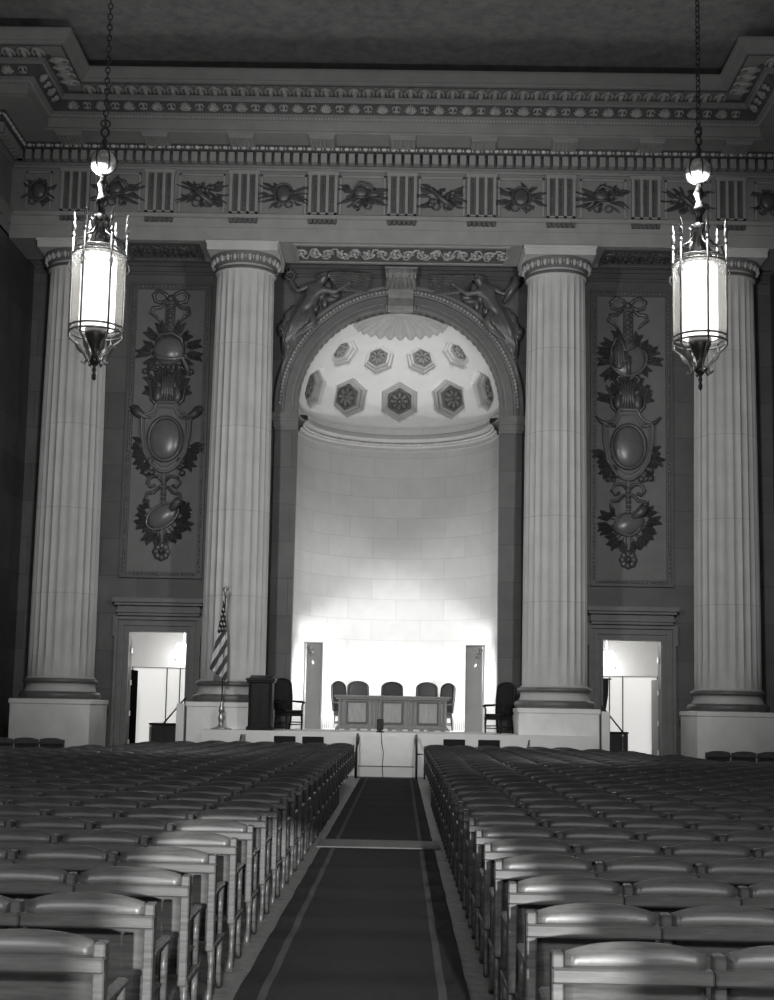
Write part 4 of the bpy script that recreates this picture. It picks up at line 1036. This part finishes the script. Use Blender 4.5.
# ------------------------------------------------------------------ lanterns
def lantern(label, x, rz):
    t = thing('hanging_lantern', label, 'lantern', (x, 20, 6.55), rz)
    z = lambda a: a-6.6
    m = MB(); m.lathe([(.27, z(7.42)), (.27, z(8.50)), (.22, z(8.56)), (0, z(8.57))], seg=24); m.lathe([(.27, z(7.42)), (0, z(7.40))], seg=24, cap=False); m.build('glowing_core', M_core, t)
    m = MB(); m.lathe([(.375, z(7.38)), (.385, z(8.56))], seg=36, cap=False); m.build('glass_cylinder', M_glass, t)
    # rings
    m = MB()
    for zz, r in ((7.34, .40), (7.42, .40), (8.56, .40), (8.64, .37), (8.56, .27)):
        m.tube([(r*math.cos(a), r*math.sin(a), z(zz)) for a in [2*PI*i/36 for i in range(36)]], .017, 6, True)
    for k in range(12):
        a = 2*PI*k/12
        c = (.32*math.cos(a), .32*math.sin(a)); m.tube([(c[0]+.06*math.cos(b), c[1]+.06*math.sin(b), z(8.60)) for b in [2*PI*i/12 for i in range(12)]], .011, 5, True)
    m.build('cage_rings', M_bmetal, t)
    for k in range(6):
        a = 2*PI*k/6; ca, sa = math.cos(a), math.sin(a); m = MB()
        m.tube([(.405*ca, .405*sa, z(7.26)), (.405*ca, .405*sa, z(8.95))], .017, 6)
        m.ball((.405*ca, .405*sa, z(9.0)), (.035, .035, .09), 8, 6); m.ball((.405*ca, .405*sa, z(8.86)), .035, 8, 5); m.lathe([(.012, z(9.05)), (.03, z(9.12)), (0, z(9.24))], (.405*ca, .405*sa, 0), 8)
        m.tube([((.405+.055*math.sin(b))*ca, (.405+.055*math.sin(b))*sa, z(8.38-.1*math.cos(b)*(1-b/9))) for b in [i*.6 for i in range(9)]], .012, 5)
        m.build('upright_bar', M_bmetal, t)
        m = MB(); m.tube([(r*ca, r*sa, z(v)) for r, v in ((.40, 7.34), (.40, 7.26), (.33, 7.2), (.24, 7.12), (.16, 7.0), (.12, 6.92), (.16, 6.86), (.2, 6.9))], .018, 6)
        m.leaf((.3*ca, .3*sa, z(7.2)), (.2*ca, .2*sa, z(7.02)), .08, .02)
        m.build('lower_scroll', M_bmetal, t)
        m = MB(); m.tube([(r*ca, r*sa, z(v)) for r, v in ((.38, 8.64), (.34, 8.8), (.22, 8.86), (.13, 8.98), (.10, 9.1), (.16, 9.16))], .02, 6); m.build('upper_scroll', M_metal, t)
    m = MB(); m.lathe([(.0, z(6.60)), (.03, z(6.63)), (.035, z(6.68)), (.015, z(6.72)), (.035, z(6.77)), (.02, z(6.82)), (.06, z(6.87)), (.10, z(6.93)), (.05, z(7.0)), (.07, z(7.1)), (.12, z(7.2)), (.16, z(7.3)), (.18, z(7.4))], seg=16); m.build('pendant_finial', M_metal, t)
    m = MB(); m.lathe([(.19, z(8.66)), (.17, z(8.76)), (.11, z(8.9)), (.10, z(9.0)), (.125, z(9.04)), (.125, z(9.16)), (.09, z(9.2)), (.05, z(9.26)), (.06, z(9.34)), (.1, z(9.42)), (.06, z(9.5)), (.035, z(9.58)), (.06, z(9.66)), (.08, z(9.7)), (.04, z(9.78)), (.06, z(9.84))], seg=16)
    m.build('stem', M_metal, t)
    m = MB(); m.ball((0, 0, z(10.05)), (.20, .20, .20), 16, 10); m.build('crystal_ball', M_crystal, t)
    m = MB()
    for k in range(6):
        a = 2*PI*k/6; m.tube([(.205*math.cos(q)*math.cos(a), .205*math.cos(q)*math.sin(a), z(10.05)+.205*math.sin(q)) for q in [-PI/2+PI*i/12 for i in range(13)]], .012, 5)
    m.lathe([(.12, z(10.2)), (.07, z(10.26)), (.03, z(10.32)), (.05, z(10.38)), (.02, z(10.46))], seg=12)
    m.tube([(.06*math.cos(a), 0, z(10.54)+.07*math.sin(a)) for a in [2*PI*i/14 for i in range(14)]], .018, 6, True)
    for k in (0, 1):
        m.tube([(.07*math.cos(a)*(1-k), .07*math.cos(a)*k, z(10.68+.02*k)+.06*math.sin(a)) for a in [2*PI*i/14 for i in range(14)]], .014, 6, True)
    m.build('ball_mount', M_metal, t)
    m = MB(); zz = 10.76; k = 0
    while zz < 18.44:
        c, s_ = (1, 0) if k % 2 else (0, 1)
        m.tube([(.036*math.cos(a)*c, .036*math.cos(a)*s_, z(zz)+.055*math.sin(a)) for a in [2*PI*i/10 for i in range(10)]], .011, 5, True); zz += .088; k += 1
    m.build('chain', M_metal, t)
    return t
l1 = lantern('lit glass lantern hanging on a chain before the outer left column', -4.54, R(8))
index_kids()
l2 = copy_tree(l1); l2.location.x = 4.64; l2.rotation_euler.z = R(35); tag(l2, 'lit glass lantern hanging on a chain before the outer right column', 'lantern')

# ------------------------------------------------------------------ carpet runners
def runner(y0, y1, label):
    t = thing('carpet_runner', label, 'carpet', (-.05, y0, 0))
    m = MB(); vs = []; fs = []; n = int((y1-y0)/.12); rn = random.Random(int(y0*7)); ph = [rn.uniform(0, 6) for _ in range(3)]
    for k in range(n+1):
        y = (y1-y0)*k/n; h = .012+.006*math.sin(y*4.1+ph[0])+.004*math.sin(y*7.3+ph[1])
        for x in (-.69, .69): vs.append((x, y, h+.004))
    for k in range(n): fs.append((2*k, 2*k+1, 2*k+3, 2*k+2))
    b0 = len(vs)
    vs += [(-.69, 0, 0), (.69, 0, 0), (.69, y1-y0, 0), (-.69, y1-y0, 0)]
    fs += [(b0, b0+1, 1, 0), (b0+2, b0+3, 2*n, 2*n+1)]
    m.add(vs, fs, True); c = m.build('carpet_pile', M_carpet, t)
    for x in (-.53, .53):
        m = MB(); v2 = []; f2 = []
        for k in range(n+1):
            y = (y1-y0)*k/n; h = .012+.006*math.sin(y*4.1+ph[0])+.004*math.sin(y*7.3+ph[1])
            for q in (-.025, .025): v2.append((x+q, y, h+.0065))
        for k in range(n): f2.append((2*k, 2*k+1, 2*k+3, 2*k+2))
        m.add(v2, f2, True); m.build('border_stripe', M_carpetl, t)
runner(2.0, 16.75, 'long dark carpet runner in the aisle, nearest the camera')
runner(17.65, 33.05, 'dark carpet runner in the aisle, running up to the white ramp')
m = MB(); m.bbox(-.80, .72, 16.76, 17.64, 0, .022, .005); tag(m.build('floor_mat', M_strip), 'pale cross strip lying across the aisle between the two carpet runners', 'mat')

# ------------------------------------------------------------------ hall chairs
SP = .585
ORD = 'first second third fourth fifth sixth seventh eighth ninth tenth eleventh twelfth thirteenth fourteenth fifteenth sixteenth seventeenth eighteenth nineteenth twentieth'.split()
def ordn(i):
    if i <= 20: return ORD[i-1]
    return 'twenty-'+ORD[i-21]
def chair_parts(s):
    """s = +1: aisle on the chair's -x side (right block); -1: aisle on its +x side."""
    hw = SP/2; P_ = {}
    # back: arched crest, slightly dished, leaning back
    n = 12; m = MB(); top = []; 
    for k in range(n+1):
        x = -hw+.058+(SP-.074)*k/n if s > 0 else -hw+.016+(SP-.074)*k/n; u = -1+2*k/n
        top.append((x, .88-.035*abs(u)**2.6))
    vs = []; fs = []
    lv = [(.34, .07), (.55, .035), (.72, .01), (.79, .004)]
    for y_off in (0, .022):
        for z_, yy in lv:
            for k in range(n+1): vs.append((top[k][0], yy+y_off+.012*math.cos(top[k][0]*5), z_))
        for k in range(n+1): vs.append((top[k][0], y_off+.012*math.cos(top[k][0]*5), top[k][1]))
    N1 = n+1; NL = 5
    for q in (0, 1):
        o = q*N1*NL
        for r_ in range(NL-1):
            for k in range(n): fs.append((o+r_*N1+k, o+r_*N1+k+1, o+(r_+1)*N1+k+1, o+(r_+1)*N1+k))
    o = N1*NL
    for k in range(n): fs.append(((NL-1)*N1+k, (NL-1)*N1+k+1, o+(NL-1)*N1+k+1, o+(NL-1)*N1+k)); fs.append((k, k+1, o+k+1, o+k))
    for r_ in range(NL-1):
        for k in (0, n): fs.append((r_*N1+k, (r_+1)*N1+k, o+(r_+1)*N1+k, o+r_*N1+k))
    m.add(vs, fs, True); P_['backrest'] = (m, M_wood)
    m = MB(); m.bbox(-hw+.002, hw-.002, -.072, -.012, .742, .798, .008); P_['back_rail'] = (m, M_wood)
    m = MB(); m.bbox(-hw+.03, hw-.03, .08, .46, .41, .44, .012); P_['seat'] = (m, M_woodd)
    xp = -s*(hw-.028)
    m = MB(); m.bbox(xp-.022, xp+.022, -.035, .045, .30, .845, .006)
    m.bbox(xp-.026, xp+.026, -.03, .44, .30, .335, .006)
    P_['side_post'] = (m, M_wood)
    m = MB(); m.bbox(xp-.026, xp+.026, .02, .42, .61, .64, .01); m.tube([(xp, .40, .62), (xp, .38, .5), (xp, .40, .32)], .02, 6); P_['armrest'] = (m, M_wood)
    m = MB(); m.tube([(xp, .02, .31), (xp, .05, .2), (xp, .02, .08), (xp, -.04, .012)], [.024, .02, .018, .022], 6); P_['leg_a'] = (m, M_wood)
    m = MB(); m.tube([(xp, .40, .31), (xp, .37, .2), (xp, .40, .08), (xp, .46, .012)], [.024, .02, .018, .022], 6); P_['leg_b'] = (m, M_wood)
    return P_
CH = {}
for s in (-1, 1): CH[s] = chair_parts(s)
proto = {}
def chair_root(s, x, y, label, group):
    if s not in proto:
        t = thing('hall_chair', label, 'chair', (x, y, 0), 0, group)
        for k, (m, mt) in CH[s].items(): m.build(k.split('_')[0] if k.startswith('leg') else k, mt, t)
        proto[s] = (t, [o for o in bpy.data.objects if o.parent == t]); return t
    p, ks_ = proto[s]
    t = p.copy(); col.objects.link(t); t.location = (x, y, 0); t['label'] = label; t['group'] = group
    for k in ks_:
        c = k.copy(); col.objects.link(c); c.parent = t
    return t
AL, AR = -.845, .755
rest = []; count = 0; MAXC = 276
def extent(s, Y):
    if Y < 25.2:
        return (400/1350*Y-.1 if s < 0 else 374/1350*Y+.3)+.35
    if Y < 31: return 6.2-(Y-25)*.27
    return 4.25
for i in range(1, 29):
    Y = 4.05+.985*i
    for s in (-1, 1):
        x0 = abs(AL) if s < 0 else AR
        n = int((extent(s, Y)-x0)/SP)+1
        if i == 28: n = min(n, 6)
        for k in range(n):
            X = s*(x0+SP*(k+.5))
            if count < MAXC and i <= 27:
                blk = 'left' if s < 0 else 'right'
                chair_root(s, X, Y, 'wooden hall chair, %s from the aisle, in the %s row from the camera, %s block' % (ordn(k+1), ordn(i), blk), 'wooden hall chairs, %s block' % blk)
                count += 1
            else: rest.append((s, X, Y))
# side rows by the outer pedestals
for s in (-1, 1):
    x0 = 7.44 if s < 0 else 7.12
    for k in range(4):
        X = s*(x0+SP*(k+.5))
        sd_ = 'left' if s < 0 else 'right'
        chair_root(s, X, 31.0, 'dark chair in the short row by the outer %s pedestal, %s from the room centre' % (sd_, ordn(k+1)), 'chairs by the outer pedestals'); count += 1
m = MB()
for s, X, Y in rest:
    for k, (q, mt) in CH[s].items():
        if k in ('backrest', 'back_rail', 'side_post', 'seat', 'armrest'):
            o = len(m.v); m.v += [(x+X, y+Y, z_) for x, y, z_ in q.v]; m.f += [tuple(a+o for a in f) for f in q.f]; m.sm += q.sm
if rest:
    tag(m.build('far_hall_chairs', M_wood), 'densely packed farthest rows of dark chairs just before the stage', 'chairs', None, 'stuff')
print('chairs', count, 'rest', len(rest))
# loose chairs facing the room in front of the stage
def loose(label, x, y, rz=0, h=.99):
    t = thing('loose_chair', label, 'chair', (x, y, 0), rz)
    m = MB(); m.bbox(-.26, .26, .0, .035, h-.34, h, .015); m.build('backrest', M_leather, t)
    m = MB(); m.bbox(-.24, .24, .04, .46, .43, .48, .02); m.build('seat', M_leather, t)
    for sx in (-1, 1):
        m = MB(); m.tube([(sx*.23, .02, h-.05), (sx*.23, .03, .45), (sx*.23, -.03, 0)], .017, 6); m.build('leg', M_dark, t)
        m = MB(); m.tube([(sx*.22, .43, .44), (sx*.23, .46, 0)], .017, 6); m.build('leg', M_dark, t)
for lb, x in (('dark square backed chair before the stage, farther left of the ramp', -2.56), ('dark square backed chair before the stage, nearest left of the ramp', -1.88),
              ('dark square backed chair before the stage, nearest right of the ramp', 1.50), ('dark square backed chair before the stage, farther right of the ramp', 2.33)):
    loose(lb, x, 32.6)
for s, lb in ((-1, 'small tilted folding chair seen edge on before the stage under the flag'), (1, 'small tilted folding chair seen edge on before the right hand column')):
    t = thing('folding_chair', lb, 'chair', (-3.7 if s < 0 else 3.27, 33.2, 0), R(82))
    m = MB(); m.tube([(-.2, .12, 0), (-.2, -.08, 1.0)], .014, 6); m.tube([(.2, .12, 0), (.2, -.08, 1.0)], .014, 6); m.build('front_frame', M_dark, t)
    m = MB(); m.bbox(-.2, .2, -.09, -.06, .74, 1.0, .008); m.build('backrest', M_desk, t)
    m = MB(); m.bbox(-.19, .19, .0, .36, .43, .455, .008); m.build('seat', M_desk, t)
    m = MB(); m.tube([(-.2, -.1, 0), (-.18, .3, .44)], .014, 6); m.tube([(.2, -.1, 0), (.18, .3, .44)], .014, 6); m.build('rear_frame', M_dark, t)

# ------------------------------------------------------------------ lights
def area(name, loc, target, size, energy, sy=None, spread=None):
    l = bpy.data.lights.new(name, 'AREA'); l.energy = energy; l.size = size
    if sy: l.shape = 'RECTANGLE'; l.size_y = sy
    if spread: l.spread = spread
    o = bpy.data.objects.new(name, l); col.objects.link(o); o.location = loc
    d = Vector(target)-Vector(loc); o.rotation_euler = d.to_track_quat('-Z', 'Y').to_euler(); return o
def point(name, loc, energy, r=.25):
    l = bpy.data.lights.new(name, 'POINT'); l.energy = energy; l.shadow_soft_size = r
    o = bpy.data.objects.new(name, l); col.objects.link(o); o.location = loc; return o
# floodlights behind the niche screens
for s in (-1, 1):
    area('niche_floodlight', (s*2.2, 38.42, 2.2), (-s*.9, 40.7, 3.4), .3, 95, 1.6)
    l = bpy.data.lights.new('niche_uplight', 'SPOT'); l.energy = 620; l.shadow_soft_size = .12; l.spot_size = R(110); l.spot_blend = 1.
    o = bpy.data.objects.new('niche_uplight', l); col.objects.link(o); o.location = (s*2.3, 38.45, 3.0)
    o.rotation_euler = (Vector((-s*.5, 40.4, 10.6))-o.location).to_track_quat('-Z', 'Y').to_euler()
    point('niche_glow', (s*2.2, 38.6, 2.6), 30, .1)
# unseen fill lights added beside the camera, and the light of the two lanterns
def spot(name, loc, target, size, blend, energy, r=.1):
    l = bpy.data.lights.new(name, 'SPOT'); l.energy = energy; l.shadow_soft_size = r; l.spot_size = R(size); l.spot_blend = blend
    o = bpy.data.objects.new(name, l); col.objects.link(o); o.location = loc
    o.rotation_euler = (Vector(target)-Vector(loc)).to_track_quat('-Z', 'Y').to_euler(); return o
for x in (-4.6, 4.6):
    point('overhead_fill', (x*.8, 0, 6.5), 90, .3)  # added overhead fill with no fixture, lifts the near chairs
    point('near_chair_fill', (x*.65, .3, 3.3), 500, .3)  # low fill added to brighten the nearest chair rows
    spot('lantern_glow', (x, 20.5, 7.9), (x*.6, 36, 8.4), 78, .5, 2150, .3)
    point('lantern_upglow', (x, 20, 9.6), 820, .1)
# light from the open doorway behind
l = bpy.data.lights.new('doorway_light', 'SPOT'); l.energy = 60000; l.shadow_soft_size = .14; l.spot_size = R(14); l.spot_blend = .3
o = bpy.data.objects.new('doorway_light', l); col.objects.link(o); o.location = (2.2, -26, 5.0)
o.rotation_euler = (Vector((.2, 6, .6))-o.location).to_track_quat('-Z', 'Y').to_euler()
for s in (-1, 1):
    point('passage_light', (s*DX, 40.2, 3.9), 38, .3)
    point('passage_back_light', (s*DX, 42.0, 3.0), 30, .2)

w = bpy.data.worlds.new('w'); scn.world = w; w.use_nodes = True
w.node_tree.nodes['Background'].inputs[0].default_value = (.5, .5, .5, 1); w.node_tree.nodes['Background'].inputs[1].default_value = .02

# ------------------------------------------------------------------ camera
cd = bpy.data.cameras.new('camera'); cam = bpy.data.objects.new('camera', cd); col.objects.link(cam)
cam.location = (.2, 0, 1.71)
cam.rotation_mode = 'QUATERNION'
cam.rotation_quaternion = (Matrix.Rotation(R(.6975), 3, 'Z') @ Matrix.Rotation(PI/2+R(6.7), 3, 'X') @ Matrix.Rotation(R(1.1), 3, 'Z')).to_quaternion()
cd.sensor_fit = 'VERTICAL'; cd.sensor_height = 24; cd.lens = 24*1350/1000
cd.shift_y = .0491
cd.clip_end = 200
scn.camera = cam
scn.view_settings.view_transform = 'Standard'
try: scn.view_settings.look = 'None'
except Exception: pass
scn.view_settings.gamma = 1; scn.view_settings.exposure = 0.1; scn.view_settings.use_curve_mapping = False
